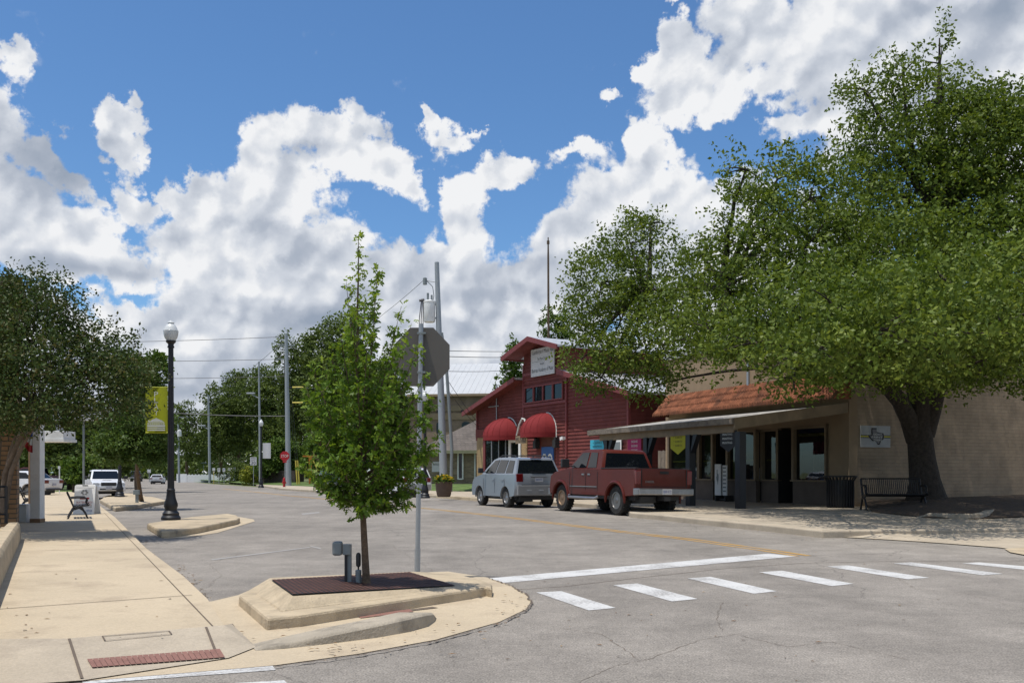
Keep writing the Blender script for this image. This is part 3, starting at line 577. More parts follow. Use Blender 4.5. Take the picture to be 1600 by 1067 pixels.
# upper windows
nw = 4; wx0, wx1 = xt0+.25, xt1-.25
for i in range(nw):
    a = wx0+(wx1-wx0)*(i+.06)/nw; b = wx0+(wx1-wx0)*(i+.94)/nw
    mb = MB(); mb.quad((a,-.125,wz0),(b,-.125,wz0),(b,-.125,wz1),(a,-.125,wz1)); w = mb.build('window', M['glass_dark'], red, smooth=0)
    mb = MB()
    for q in [(a-.08,a,wz0-.08,wz1+.08),(b,b+.08,wz0-.08,wz1+.08),(a,b,wz0-.08,wz0),(a,b,wz1,wz1+.08)]: mb.box(q[0],q[1],-.2,-.115,q[2],q[3])
    mb.build('frame', M['red_light'], w, smooth=0)
# brick piers, storefront
mb = MB(); mb.box(bx0-.1, sx0, -.1, .1, rz0, ztop_store+.2); mb.build('brick_pier', M['yellow_brick'], red, smooth=0)
mb = MB(); mb.box(sx1, bx1, -.15, .1, rz0, ztop_store+.2); mb.build('brick_pier', M['yellow_brick'], red, smooth=0)
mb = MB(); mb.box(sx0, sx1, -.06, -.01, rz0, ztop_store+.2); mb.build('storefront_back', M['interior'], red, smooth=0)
mb = MB(); mb.quad((sx0+.3,-.08,.5),(sx1,-.08,.5),(sx1,-.08,ztop_store),(sx0+.3,-.08,ztop_store)); sw = mb.build('storefront_window', M['glass_dark'], red, smooth=0)
mb = MB(); mb.box(sx0, sx0+.3, -.14, -.062, rz0, ztop_store+.1); mb.box(sx0+.3, sx1, -.12, -.07, rz0, .55); mb.box(sx0, sx1, -.14, -.065, ztop_store, ztop_store+.2); mb.build('storefront_frame', M['red_light'], red, smooth=0)
mb = MB()
for k in (.18, .38, .57): xx = sx0+.3+(sx1-sx0-.3)*k; mb.box(xx-.035, xx+.035, -.13, -.085, .55, ztop_store)
mb.build('mullion', M['galv'], sw, smooth=0)
xa = sx0+.3+(sx1-sx0-.3)*.66; xb = xa+.95*1.6
mb = MB()
for q in [(xa,xa+.25,.2,ztop_store),(xb-.25,xb,.2,ztop_store),(xa+.25,xb-.25,.2,.8),(xa+.25,xb-.25,ztop_store-.25,ztop_store)]: mb.box(q[0],q[1],-.15,-.09,q[2],q[3])
d = mb.build('door', M['white_old'], red, smooth=0)
# boarded doorway with blue doors and white crests
zd = RL(860, 698)[1]; mb = MB(); mb.box(dx0, dx1, -.12, -.07, rz0, RL(860, 680)[1]); mb.build('doorway_panel', M['brown'], red, smooth=0)
mb = MB(); mb.box(dx0+.1, dx1-.1, -.17, -.13, rz0+.1, zd)
dr = mb.build('door', M['door_blue'], red, smooth=0); dr['label'] = 'blue double door with two white crests'
mb = MB()
for cx_ in (dx0+.1+(dx1-dx0-.2)*.27, dx0+.1+(dx1-dx0-.2)*.74):
    cz = zd-.75
    for k in range(6):
        a = math.pi*k/5; mb.lathe([(.07,0),(.07,.02)], (cx_+.2*math.cos(a), -.195, cz+.08+.22*math.sin(a)), 8, 'y')
    mb.box(cx_-.2, cx_+.2, -.195, -.172, cz-.3, cz-.22); mb.box(cx_-.16, cx_+.16, -.195, -.172, cz-.14, cz-.05); mb.box(cx_-.22, cx_+.22, -.195, -.172, cz-.46, cz-.38); mb.box(cx_-.035, cx_+.035, -.195, -.172, cz-.22, cz+.1)
mb.build('crest', M['letter_white'], dr, smooth=0)
for xx in (dx0-.55, dx1+.12):
    mb = MB(); mb.box(xx, xx+.32, -.38, -.05, RL(860,696)[1]-.15, RL(860,696)[1]+.3); mb.box(xx+.05, xx+.27, -.32, -.1, RL(860,696)[1]+.3, RL(860,696)[1]+.45); mb.build('wall_lamp', M['plastic'], red, smooth=0)
mb = MB(); x, z = RL(884, 686); mb.box(x-.16, x-.02, -.3, -.05, z-.06, z+.12); mb.box(x+.03, x+.18, -.33, -.05, z-.02, z+.14); mb.build('floodlight', M['white'], red, smooth=0)
mb = MB(); mb.tube([(RL(778,650)[0],-.1,ztop_store+.6),(RL(778,650)[0],-.1,RL(778,615)[1]+.6)], .035); mb.tube([(RL(766,636)[0],-.12,RL(766,636)[1]),(RL(782,634)[0],-.12,RL(782,634)[1])], .03); mb.build('conduit', M['galv'], red)
# domed awnings
def awning(x0, x1, zb, zt_, dep, nm='awning'):
    dep *= .85; zt_ -= .1
    mb = MB(); n = 18; mlat = 8; cx_ = (x0+x1)/2; hw = (x1-x0)/2; rings = []
    for j in range(mlat+1):
        ph = math.pi/2*j/mlat; r_ = math.cos(ph); zz = zb+(zt_-zb)*math.sin(ph)
        rings.append([(cx_-hw*r_*math.cos(math.pi*k/n), -.07-dep*r_*math.sin(math.pi*k/n)**.75, zz) for k in range(n+1)])
    mb.loft(rings, cap=False, closed=False)
    aw = mb.build(nm, M['awning'], red, smooth=60)
    mb = MB(); lo = [(p[0], p[1], p[2]-.28) for p in rings[0]]; mb.loft([lo, rings[0]], cap=False, closed=False); mb.build('valance', M['awning'], aw, smooth=60)
    for k in range(2, n-1, 2):
        mb = MB(); mb.tube([(r_[k][0], r_[k][1]-.006, r_[k][2]+.004) for r_ in rings[:-1]], .014, 4); mb.build('awning_seam', M['awning'], aw)
    mb = MB(); pts = [(x1+.02, -.1, zb-.28), (x1+.02, -.1, zb)]
    for j in range(mlat+1): ph = math.pi/2*j/mlat; pts.append((cx_+hw*math.cos(ph)+.02, -.09, zb+(zt_-zb)*math.sin(ph)+.02))
    mb.tube(pts, .035, 5); mb.build('awning_piping', M['letter_white'], aw)
    return aw, rings
ax0, ax1 = RL(783, 681)[0]-.2, RL(811, 680)[0]; za = RL(790, 679)[1]-.12
awning(ax0, ax1, za, RL(800, 650)[1], 1.9)
bx_0, bx_1 = RL(843, 676)[0]-.2, RL(871.5, 674)[0]
aw2, _ = awning(bx_0, bx_1, za+.03, RL(852, 643)[1], 1.9)
# white tube paints the awning end's trim and edge highlight; lettered valance below
x, z = RL(819, 667, -1.2); mb = MB()
mb.tube([(x-.9,-1.2,z-.45),(x-.6,-1.2,z+.15),(x-.25,-1.2,z+.5),(x+.05,-1.2,z+.45),(x+.2,-1.2,z)], .055, 6); mb.build('trim_highlight', M['letter_white'], red)
mb = MB(); mb.box(x-.95, x+.25, -1.25, -1.2, z-.95, z-.5); mb.mi = 1; text_on(mb, 'MUSIC', x-.88, x+.18, z-.88, z-.58, -1.256); mb.build('awning_sign', [M['tan_trim'], M['ink']], red, smooth=0)
# the painted sign
q = [RL(834.8, 547), RL(871.2, 540), RL(871.4, 583), RL(835.4, 590)]
s0, s1 = q[0][0], q[1][0]; sz1 = (q[0][1]+q[1][1])/2; sz0 = (q[2][1]+q[3][1])/2
sg = empty('hall_sign', (R.O.x+R.r.x*s0-R.n.x*.2, R.O.y+R.r.y*s0-R.n.y*.2, sz0), R.rz, 'white sign with black lettering on the red gable wall under the peak', 'sign')
mb = MB(); mb.box(0, s1-s0, -.03, .03, 0, sz1-sz0); mb.build('board', M['sign_white'], sg, smooth=0)
mb = MB(); w_, h_ = s1-s0, sz1-sz0
text_on(mb, 'Lumberyard Music Hall', .08*w_, .97*w_, .76*h_, .95*h_, -.034); text_on(mb, 'The Music Doctor', .28*w_, .74*w_, .57*h_, .67*h_, -.034); mb.box(.03*w_, .72*w_, -.034, -.031, .525*h_, .532*h_)
text_on(mb, 'Home of', .4*w_, .58*w_, .39*h_, .48*h_, -.034); text_on(mb, 'Bastrop Academy of Music', .04*w_, .97*w_, .1*h_, .29*h_, -.034); mb.build('lettering', M['ink'], sg, smooth=0)
# ================================================================ PRINT SHOP
S = Frame((7.23, 43.67), (.395, -.919)); SW = 11.85; SD = 24.0
shop = empty('print_shop', (S.O.x, S.O.y, 0), S.rz, 'tan shop with terracotta tile awning, big display windows and painted brick side wall', 'building')
def SL(px, py, yo=0.0): return S.loc(px, py, yo)
zs = .15; zw0 = SL(1265, 748)[1]; zw1 = SL(1265, 668)[1]; ztop = 6.6
mb = MB()
mb.box(0, SW-.3, 1.6, SD, zs, ztop)              # body behind the shop fronts
mb.box(0, SW, .001, 1.6, zw1+.06, ztop)          # header wall
mb.box(0, .25, .0, 1.6, zs, zw1+.06)
mb.build('wall', M['tan'], shop, smooth=0)
mb = MB(); mb.box(SW-.3, SW+.02, .0, SD, zs, ztop+.3); mb.build('side_wall', M['painted_brick'], shop, smooth=0)
mb = MB(); mb.box(-.1, SW+.1, -.08, .4, ztop, ztop+.28); mb.box(SW-.35, SW+.1, .4, SD, ztop+.3, ztop+.42); mb.build('coping', M['white_roof'], shop, smooth=0)
mb = MB(); xj = SL(1170, 600)[0]; mb.box(xj-.06, xj+.06, -.07, 0, 4.9, ztop); mb.build('downpipe', M['galv'], shop, smooth=0)
mb = MB(); mb.box(SW-1.05, SW+.03, -.03, .35, zs, zw1+1.2); mb.build('corner_pier', M['tan'], shop, smooth=0)
# shop-front bays: list of (x0, x1, setback)
def sx(px): return SL(px, 740)[0]
bays = [(.3, sx(1091), 0), (sx(1092)+.03, sx(1113), 0), (sx(1137), sx(1180), 0), (sx(1183), sx(1207), .25), (sx(1240), sx(1291), 0), (sx(1295), SW-1.06, 0)]
for i, (a, b, yb) in enumerate(bays):
    mb = MB(); mb.quad((a,yb+.1,zw0),(b,yb+.1,zw0),(b,yb+.1,zw1),(a,yb+.1,zw1)); w = mb.build('display_window', M['glass_shop'], shop, smooth=0)
    mb = MB()
    for q in [(a-.08,a+.05,zw0-.06,zw1+.08),(b-.05,b+.08,zw0-.06,zw1+.08),(a+.05,b-.05,zw1-.03,zw1+.08)]: mb.box(q[0],q[1],yb-.05,yb+.13,q[2],q[3])
    mb.box(a-.1, b+.1, yb-.1, yb+.14, zw0-.1, zw0-.04); mb.build('window_frame', M['tan_trim'], w, smooth=0)
    mb = MB(); mb.box(a-.05, b+.05, yb+.0, yb+.2, zs, zw0-.1); mb.build('stall_riser', M['tan_kick'], shop, smooth=0)
    mb = MB(); st = [(a+.1, b-.1, zw1-.32, zw1-.2)] if i in (4, 5) else [(a+.1, b-.1, zw0+.7, zw0+.78)]
    for q in st: mb.box(q[0], q[1], yb+.14, yb+.16, q[2], q[3])
    mb.build('window_stripe', M['yellow'], w, smooth=0)
    if i in (4, 5): mb = MB(); mb.box(a+.1, b-.1, yb+.14, yb+.16, zw1-.19, zw1-.02); mb.build('window_stripe', M['ink_blue'], w, smooth=0)
# door recesses
for a, b in [(sx(1113)+.1, sx(1137)-.1), (sx(1207)+.1, sx(1240)-.12)]:
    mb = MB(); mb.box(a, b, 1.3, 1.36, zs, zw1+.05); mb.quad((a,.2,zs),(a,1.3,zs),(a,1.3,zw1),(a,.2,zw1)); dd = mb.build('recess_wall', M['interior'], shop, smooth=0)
    mb = MB(); mb.box(a+.1, a+.2, 1.22, 1.29, zs, 2.2); mb.box(b-.2, b-.1, 1.22, 1.29, zs, 2.2); mb.box(a+.2, b-.2, 1.22, 1.29, 2.05, 2.2); mb.build('door', M['tan_trim'], shop, smooth=0)
for i, (a, b, yb) in enumerate(bays):      # things on display behind the glass
    mb = MB()
    for k in range(5):
        xx = random.uniform(a+.2, b-.4); hh = random.uniform(.15, .5); mb.mi = random.choice([0,1,2,3]); mb.box(xx, xx+random.uniform(.12,.35), yb+.4, yb+.7, zw0-.05, zw0+hh)
    mb.mi = 1; mb.box(a+.1, b-.1, yb+.3, yb+1.1, zw0-.14, zw0-.06)
    mb.build('window_display', [M['brown'], M['sign_white'], M['util_grey'], M['door_blue']], shop, smooth=0)
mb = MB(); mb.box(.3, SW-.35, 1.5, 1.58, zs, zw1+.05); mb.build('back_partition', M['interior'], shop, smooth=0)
# tile awning on the wall
mb = MB(); nx, nr = 74, 3; zb_, zt_, dep = 3.95, 4.85, .8; x0t, x1t = .25, SW+.1
for r_ in range(nr):
    za_, zb2 = zb_+(zt_-zb_)*r_/nr, zb_+(zt_-zb_)*(r_+1)/nr; ya, yb = -dep*(1-r_/nr), -dep*(1-(r_+1)/nr); rings = []
    for yy, zz in ((ya-.09, za_-.05), (ya-.09, za_+.07), (yb-.02, zb2+.05), (yb, zb2)):
        rings.append([(x0t+(x1t-x0t)*k/(nx*3), yy, zz+.075*abs(math.sin(math.pi*k/3))) for k in range(nx*3+1)])
    mb.loft(rings, cap=False, closed=False)
mb.extr([(x0t,-dep,zb_-.02),(x0t,0,zb_-.02),(x0t,0,zt_)], (.03,0,0)); mb.extr([(x1t-.03,-dep,zb_-.02),(x1t-.03,0,zb_-.02),(x1t-.03,0,zt_)], (.03,0,0))
mb.build('tile_awning', M['terracotta'], shop, smooth=0)
# sign board on the side wall
wl_ = S; x, z = 0, 0
def side(px, py):      # local y along the side wall plane x = SW+.02
    O2 = S.O+S.r*(SW+.02); a, b = (px-CX)/F, (HY-py)/F; Y = (O2.dot(S.r))/(a*S.r.x+S.r.y); P = Vector((a*Y, Y)); return (P-S.O).dot(S.n), H+b*Y
y0, z1 = side(1343.5, 664.5); y1, z0_ = side(1390, 699)
P0 = S.O+S.r*(SW+.02)+S.n*y0
ws = empty('wall_sign', (P0.x, P0.y, z0_), S.rz+rad(90), 'grey board with a dark state outline emblem on the painted brick side wall', 'sign')
ww, wh = y1-y0, z1-z0_
mb = MB(); mb.box(0, ww, -.035, -.004, 0, wh); mb.mi = 1; mb.box(0, ww, -.04, -.036, .47*wh, .53*wh); mb.mi = 2; mb.box(0, ww, -.04, -.036, .54*wh, .57*wh); mb.box(0, ww, -.04, -.036, .43*wh, .46*wh)
mb.build('board', [mat('grey_board', (.33,.34,.34), .6), M['yellow'], M['ink']], ws, smooth=0)
sh = [(.36,.9),(.53,.9),(.53,.72),(.62,.68),(.76,.66),(.78,.5),(.76,.38),(.68,.3),(.63,.12),(.57,.12),(.52,.26),(.46,.32),(.4,.28),(.3,.42),(.24,.54),(.36,.54)]
mb = MB(); mb.extr([(u*ww,-.046,v*wh) for u, v in sh], (0,.004,0)); mb.mi = 1; mb.extr([((.5+(u-.5)*.84)*ww,-.05,(.5+(v-.5)*.84)*wh) for u, v in sh], (0,.003,0)); mb.mi = 2
for t_, u0, u1, v in (('GOAT', .4,.7,.6), ('PRINT', .36,.72,.47), ('TEXAS', .42,.7,.34)): text_on(mb, t_, u0*ww, u1*ww, v*wh-.04*wh, v*wh+.04*wh, -.052)
mb.build('emblem', [M['ink'], mat('emblem_grey', (.12,.12,.13), .6), M['letter_white']], ws, smooth=0)
# ---------------- canopy over the pavement
zc0, zc1 = 3.06, 3.72; yF = -4.95; cxL, cxR = SL(921, 672, yF)[0], SW+.0
can = empty('shop_canopy', (S.O.x+S.r.x*cxL+S.n.x*yF, S.O.y+S.r.y*cxL+S.n.y*yF, .15), S.rz, 'long low lean-to canopy with weathered roof on dark posts in front of the print shop', 'canopy')
dx_ = -cxL; dy_ = -yF
def cb(mb, x0, x1, y0, y1, z0, z1): mb.box(x0+dx_, x1+dx_, y0+dy_, y1+dy_, z0-.15, z1-.15)
def zc(y): return zc0+(zc1-zc0)*(y-yF)/(-yF-.05)
mb = MB(); mb.extr([(cxL+dx_, yF+dy_, zc0-.15-.02), (cxL+dx_, dy_-.05, zc1-.17), (cxL+dx_, dy_-.05, zc1-.08), (cxL+dx_, yF+dy_, zc0-.07)], (cxR-cxL, 0, 0)); mb.build('roof', M['shingle_old'], can, smooth=0)
mb = MB(); cb(mb, cxL-.05, cxR+.05, yF-.08, yF-.01, zc0-.1, zc0+.1)
mb.build('fascia', M['wood_old'], can, smooth=0)
mb = MB(); cb(mb, cxL+.5, cxR-.3, yF+.22, yF+.4, zc0-.36, zc0-.04); mb.build('beam', M['tan_trim'], can, smooth=0)
mb = MB(); mb.extr([(cxR+dx_, yF+dy_, zc0-.42), (cxR+dx_, dy_-.1, zc1-.42), (cxR+dx_, dy_-.1, zc1-.06), (cxR+dx_, yF+dy_, zc0-.04)], (.06, 0, 0)); mb.build('rake_board', M['tan_trim'], can, smooth=0); mb = MB(); mb.extr([(cxL+dx_-.07, yF+dy_, zc0-.3), (cxL+dx_-.07, dy_-.1, zc1-.3), (cxL+dx_-.07, dy_-.1, zc1-.06), (cxL+dx_-.07, yF+dy_, zc0-.04)], (.06, 0, 0)); mb.build('rake_board', M['tan_trim'], can, smooth=0)
mb = MB()
for k in range(14): xx = cxL+.4+(cxR-cxL-.8)*k/13; mb.extr([(xx+dx_, yF+.45+dy_, zc(yF+.45)-.3), (xx+dx_, dy_-.1, zc1-.34), (xx+dx_, dy_-.1, zc1-.19), (xx+dx_, yF+.45+dy_, zc(yF+.45)-.18)], (.06,0,0))
mb.build('rafter', M['tan_kick'], can, smooth=0)
for px, py in ((1157,700),(1079,700),(1012,700),(950,700)):
    xx = SL(px, py, yF+.3)[0]+dx_; yy = .3; mb = MB(); mb.box(xx-.13, xx+.13, yy-.13, yy+.13, 0, zc0-.5)
    if px != 1157: mb.extr([(xx+.1,yy-.1,1.9),(xx+.16,yy-.1,1.9),(xx+.55,yy-.1,zc0-.5),(xx+.3,yy-.1,zc0-.5)], (0,.2,0)) 
    mb.extr([(xx-.16,yy-.1,2.3),(xx-.1,yy-.1,2.3),(xx-.1,yy-.1,zc0-.5),(xx-.3,yy-.1,zc0-.5)], (0,.2,0)) if px in (950,) else None
    mb.build('post', M['lamp_black'], can, smooth=0)
cans_pos = Vector((can.location.x, can.location.y))
def hung(name, px0, px1, py0, py1, m, lines, label, point=False, inkm='ink', yoff=yF+.28, tx=(.12,.88), cat='banner', kk=0):
    a, z1 = SL(px0, py0, yoff); b, _ = SL(px1, py0, yoff); z0 = SL((px0+px1)/2, py1, yoff)[1]
    P = S.O+S.r*a+S.n*yoff; e = empty(name, (P.x, P.y, z0), S.rz, label, cat); w, h = b-a, z1-z0
    mb = MB(); pl = [(0,-.01,.32*h),(w/2,-.01,0),(w,-.01,.32*h),(w,-.01,h),(0,-.01,h)] if point else [(0,-.01,0),(w,-.01,0),(w,-.01,h),(0,-.01,h)]
    mb.extr(pl, (0, .02, 0)); mb.build('cloth', m, e, smooth=0); mb = MB(); n = len(lines)
    for i, t in enumerate(lines):
        zc_ = h*(.84-.2*i) if point else h*(.72-.3*i*(3/n if n > 2 else 1)); hh = .1*h if point else .16*h
        text_on(mb, t, tx[0]*w, tx[1]*w, zc_-hh/2, zc_+hh/2, -.014)
    mb.build('lettering', M[inkm], e, smooth=0)
hung('hanging_banner', 922.5, 944, 687.5, 705, M['cyan'], ['COPIES', 'BANNERS'], 'turquoise banner hanging at the left end of the canopy above the red truck', tx=(.2,.85))
hung('hanging_banner', 981, 1002, 684, 706, M['magenta'], ['SIGNS', 'SIGNS', 'SIGNS'], 'magenta banner with pale lettering hanging from the canopy', inkm='letter_white', tx=(.28,.75))
hung('hanging_banner', 1048, 1071, 679, 710, M['yellow'], ['* SHIRTS', '* SHIRTS', '* SHIRTS'], 'yellow pointed banner hanging from the canopy', True, tx=(.2,.8))
hung('hanging_banner', 1125.5, 1151, 674, 706, M['ink'], ['PRINTING', 'PRINTING', 'PRINTING'], 'black pointed banner with white lettering hanging from the canopy', True, 'letter_white', tx=(.15,.75))
# framed picture board left of magenta banner
a, z1 = RL(956, 688, -.1); b, _ = RL(972, 688, -.1); z0 = z1-1.6
P = R.O+R.r*a-R.n*.12; e = empty('framed_poster', (P.x, P.y, z0), R.rz, 'small white framed poster on the red wall behind the truck cab', 'poster')
mb = MB(); mb.box(0, b-a, -.04, 0, 0, 1.6); mb.build('frame', M['white_old'], e, smooth=0)
mb = MB(); mb.box(.08, b-a-.08, -.05, -.041, .1, 1.5); mb.mi = 1; mb.lathe([(.26,0),(.26,.01)], ((b-a)/2, -.065, .75), 14, 'y'); mb.build('picture', [M['util_grey'], M['sign_white']], e, smooth=0)
# plank fence between the buildings
fa = S.loc(1037, 720, 1.2)[0]; P = S.O+S.r*(-1.6)+S.n*.6
fe = empty('plank_fence', (P.x, P.y, .15), S.rz, 'short weathered grey plank fence between the red hall and the shop', 'fence')
mb = MB()
for k in range(12): mb.box(k*.14, k*.14+.125, -.01-.01*(k % 2), .02, 0, 2.25+random.uniform(-.03,.03))
mb.build('boards', M['wood_old'], fe, smooth=0)
mb = MB(); P = S.O+S.r*(-1.5)+S.n*2.4; e = empty('brick_building', (P.x, P.y, 0), S.rz, 'narrow tan brick wall seen between the red hall and the tan shop', 'building')
mb.box(-.8, 1.4, 0, 8, .1, 6.3); mb.build('wall', M['tan_brick'], e, smooth=0); mb = MB(); mb.box(-.85, 1.45, -.05, 8, 6.3, 6.5); mb.build('coping', M['white_roof'], e, smooth=0)
# tall A-frame / poster board by the shop door
a, z1 = SL(1118, 727, -.6); b = SL(1129, 727, -.6)[0]; z0 = SL(1124, 770, -.6)[1]; P = S.O+S.r*a-S.n*.6
e = empty('poster_stand', (P.x, P.y, .15), S.rz, 'white poster stand with a small outline drawing beside the shop door', 'sign')
ww = .75; mb = MB(); mb.box(0, ww*.55, -.04, 0, .25, 1.55); mb.box(ww*.6, ww, .02, .06, .25, 1.5); mb.build('panel', M['white_old'], e, smooth=0)
mb = MB(); mb.box(.05, .1, -.06, .4, 0, .25); mb.box(ww-.1, ww-.05, -.02, .4, 0, .25); mb.box(0, ww, .1, .16, .05, .12); mb.build('stand', M['plastic'], e, smooth=0)
mb = MB(); mb.extr([((.1+.8*u)*ww*.5, -.045, .6+v*.8) for u, v in sh], (0,.003,0)); 
for k in range(7): mb.box(ww*.66, ww*.94, .015, .018, .4+k*.16, .46+k*.16)
mb.build('drawing', M['util_grey'], e, smooth=0)
# ================================================================ TREES
TPL = {'kite': [(0,0),(.5,.28),(1,0),(.5,-.28)],
       'oval': [(0,0),(.3,.2),(.7,.2),(1,0),(.7,-.2),(.3,-.2)],
       'lobed': [(0,0),(.12,.05),(.2,.28),(.34,.1),(.42,.08),(.6,.36),(.64,.1),(.8,.16),(1,0),(.8,-.16),(.64,-.1),(.6,-.36),(.42,-.08),(.34,-.1),(.2,-.28),(.12,-.05)]}
def leaves(name, P, size, tint, m, parent, shape='kite', up=.5, dirs=None, szvar=.35, cup=.0):
    P = np.asarray(P, float); n = len(P); t = np.array(TPL[shape]); k = len(t)
    nr = rng.normal(size=(n, 3)); nr /= np.linalg.norm(nr, axis=1)[:, None]; nr[:, 2] = nr[:, 2]+up; nr /= np.linalg.norm(nr, axis=1)[:, None]
    if dirs is None: u = rng.normal(size=(n, 3))
    else: u = np.asarray(dirs)+rng.normal(size=(n, 3))*.6
    u -= nr*(u*nr).sum(1)[:, None]; u /= np.linalg.norm(u, axis=1)[:, None]; v = np.cross(nr, u)
    s = size*(1+szvar*rng.uniform(-1, 1, n))
    V = P[:, None, :]+s[:, None, None]*(t[None, :, 0, None]*u[:, None, :]+t[None, :, 1, None]*v[:, None, :])
    V = V-(s[:, None, None]*cup*(t[None, :, 0, None]**2))*np.array([0, 0, 1.0])
    V = V.reshape(-1, 3).astype(np.float32)
    me = bpy.data.meshes.new(name); me.vertices.add(n*k); me.vertices.foreach_set('co', V.ravel())
    me.loops.add(n*k); me.loops.foreach_set('vertex_index', np.arange(n*k, dtype=np.int32))
    me.polygons.add(n); me.polygons.foreach_set('loop_start', np.arange(0, n*k, k, dtype=np.int32)); me.update(calc_edges=True)
    a = me.attributes.new('tint', 'FLOAT', 'FACE'); a.data.foreach_set('value', np.clip(tint, 0, 1).astype(np.float32))
    me.materials.append(m); o = bpy.data.objects.new(name, me); C.objects.link(o); o.parent = parent; return o
def crown_points(lumps, n_cl, per, spread, shell=.55, flat=.6):
    """leaf clusters spread through the lumps, denser near their skins"""
    L = np.array(lumps, float); vol = (L[:,3]*L[:,4]*L[:,5])**.72; pr = vol/vol.sum()
    idx = rng.choice(len(L), n_cl, p=pr); d = rng.normal(size=(n_cl, 3)); d /= np.linalg.norm(d, axis=1)[:, None]
    r = shell+(1.08-shell)*rng.uniform(0, 1, n_cl)**.7
    # lumpy outline
    ph = rng.uniform(0, 6.28, (len(L), 3)); w = 1+.16*np.sin(4*d[:,0]+ph[idx,0])+.14*np.sin(5*d[:,1]+ph[idx,1])+.16*np.sin(5*d[:,2]+ph[idx,2])
    cpos = L[idx, :3]+d*L[idx, 3:6]*(r*w)[:, None]
    tc_ = rng.normal(.5, .17, n_cl)
    pos = np.repeat(cpos, per, axis=0)+rng.normal(size=(n_cl*per, 3))*spread*np.array([1, 1, flat]); tn = np.repeat(tc_, per)+rng.normal(0, .13, n_cl*per)
    return cpos, pos, tn
def limb(mb, a, b, r0, r1, n=6, wob=.12, sag=0):
    a, b = Vector(a), Vector(b); L = (b-a).length; pts = []; rs = []; w = Vector((random.uniform(-1,1), random.uniform(-1,1), random.uniform(-.5,.5)))*wob*L
    for i in range(n+1):
        t = i/n; pts.append(a.lerp(b, t)+w*math.sin(math.pi*t)*.5+Vector((random.uniform(-1,1), random.uniform(-1,1), 0))*wob*L*.08*(0 < i < n)+Vector((0,0,sag*L*math.sin(math.pi*t)))); rs.append(r0+(r1-r0)*t**.8)
    mb.tube(pts, rs, 8); return pts
def tree(name, base, lumps, tr, label, cat='tree', group=None, leafm='leaf_far', barkm='bark', n_cl=900, per=12, spread=.3, lsize=.2, shape='kite', shell=.55, fork=.45, up=.5, twigs=0):
    base = Vector(base); e = empty(name, base, 0, label, cat, group); ll = [(x-base.x, y-base.y, z-base.z, a, b, c) for x, y, z, a, b, c in lumps]
    cx_ = sum(l[0] for l in ll)/len(ll); cy_ = sum(l[1] for l in ll)/len(ll); zb = min(l[2]-l[5] for l in ll); zm = sum(l[2] for l in ll)/len(ll)
    top = Vector((cx_*.5, cy_*.5, zb+(zm-zb)*fork)); mb = MB(); limb(mb, (0,0,-.1), top, tr*1.25, tr*.7, 6, .06)
    for l in ll[:14]: limb(mb, top, (l[0], l[1], l[2]+l[5]*.2), tr*.55, tr*.1, 6, .15, .04)
    mb.build('trunk', M[barkm], e, smooth=60)
    cp, P, T = crown_points(ll, n_cl, per, spread, shell)
    f_ = 2.6/max(.6, sum(l[3] for l in ll)/len(ll)); ho = np.sin(P[:,0]*f_+px_h(base))*np.sin(P[:,1]*f_*1.1+.4)*np.sin(P[:,2]*f_*1.5+.9)+.3*np.sin(P[:,0]*f_*2.3)*np.sin(P[:,2]*f_*3.1+1)
    k_ = ho > -.3; P, T = P[k_], T[k_]
    leaves('crown', P, lsize, T, M[leafm], e, shape, up)
    return e
def px_h(b): return (b.x*7.3+b.y*1.7) % 6.28
def lump(px, py, Y, rx, ry, rz): p = A(px, py, Y); return (p.x, p.y, p.z, rx, ry, rz)
def blob_tree(name, px, top, hw, Y, label, leafm='leaf_far', base_y=None, n=7, group=None, n_cl=800, per=10, lsize=None, gz=0.0, bottom=None, cat='tree'):
    b = A(px, 738, Y); b.z = gz; s = Y/F; R_ = hw*s; ztop = H+(HY-top)*s; zbot = (H+(HY-bottom)*s) if bottom else max(gz+1.2, gz+(ztop-gz)*.22); hh = (ztop-zbot)/2; lum = []
    st = random.getstate(); random.seed(int(px*7+top))
    for i in range(n):
        t = i/(n-1); zz = zbot+hh*(.35+1.35*t); ww = R_*(1-.75*max(0, t-.35)**1.3)*.62; a = random.uniform(0, 6.28)
        lum.append((b.x+math.cos(a)*(R_-ww)*.9, b.y+math.sin(a)*(R_-ww)*.7, min(zz, ztop-hh*.35), ww*random.uniform(.8,1.1), ww*.9, hh*random.uniform(.38,.5)))
    lum.append((b.x, b.y, ztop-hh*.4, R_*.42, R_*.4, hh*.42)); random.setstate(st)
    return tree(name, b, lum, max(.1, R_*.07), label, cat, group, leafm, n_cl=n_cl, per=per, spread=R_*.075, lsize=lsize or max(.3, R_*.085))
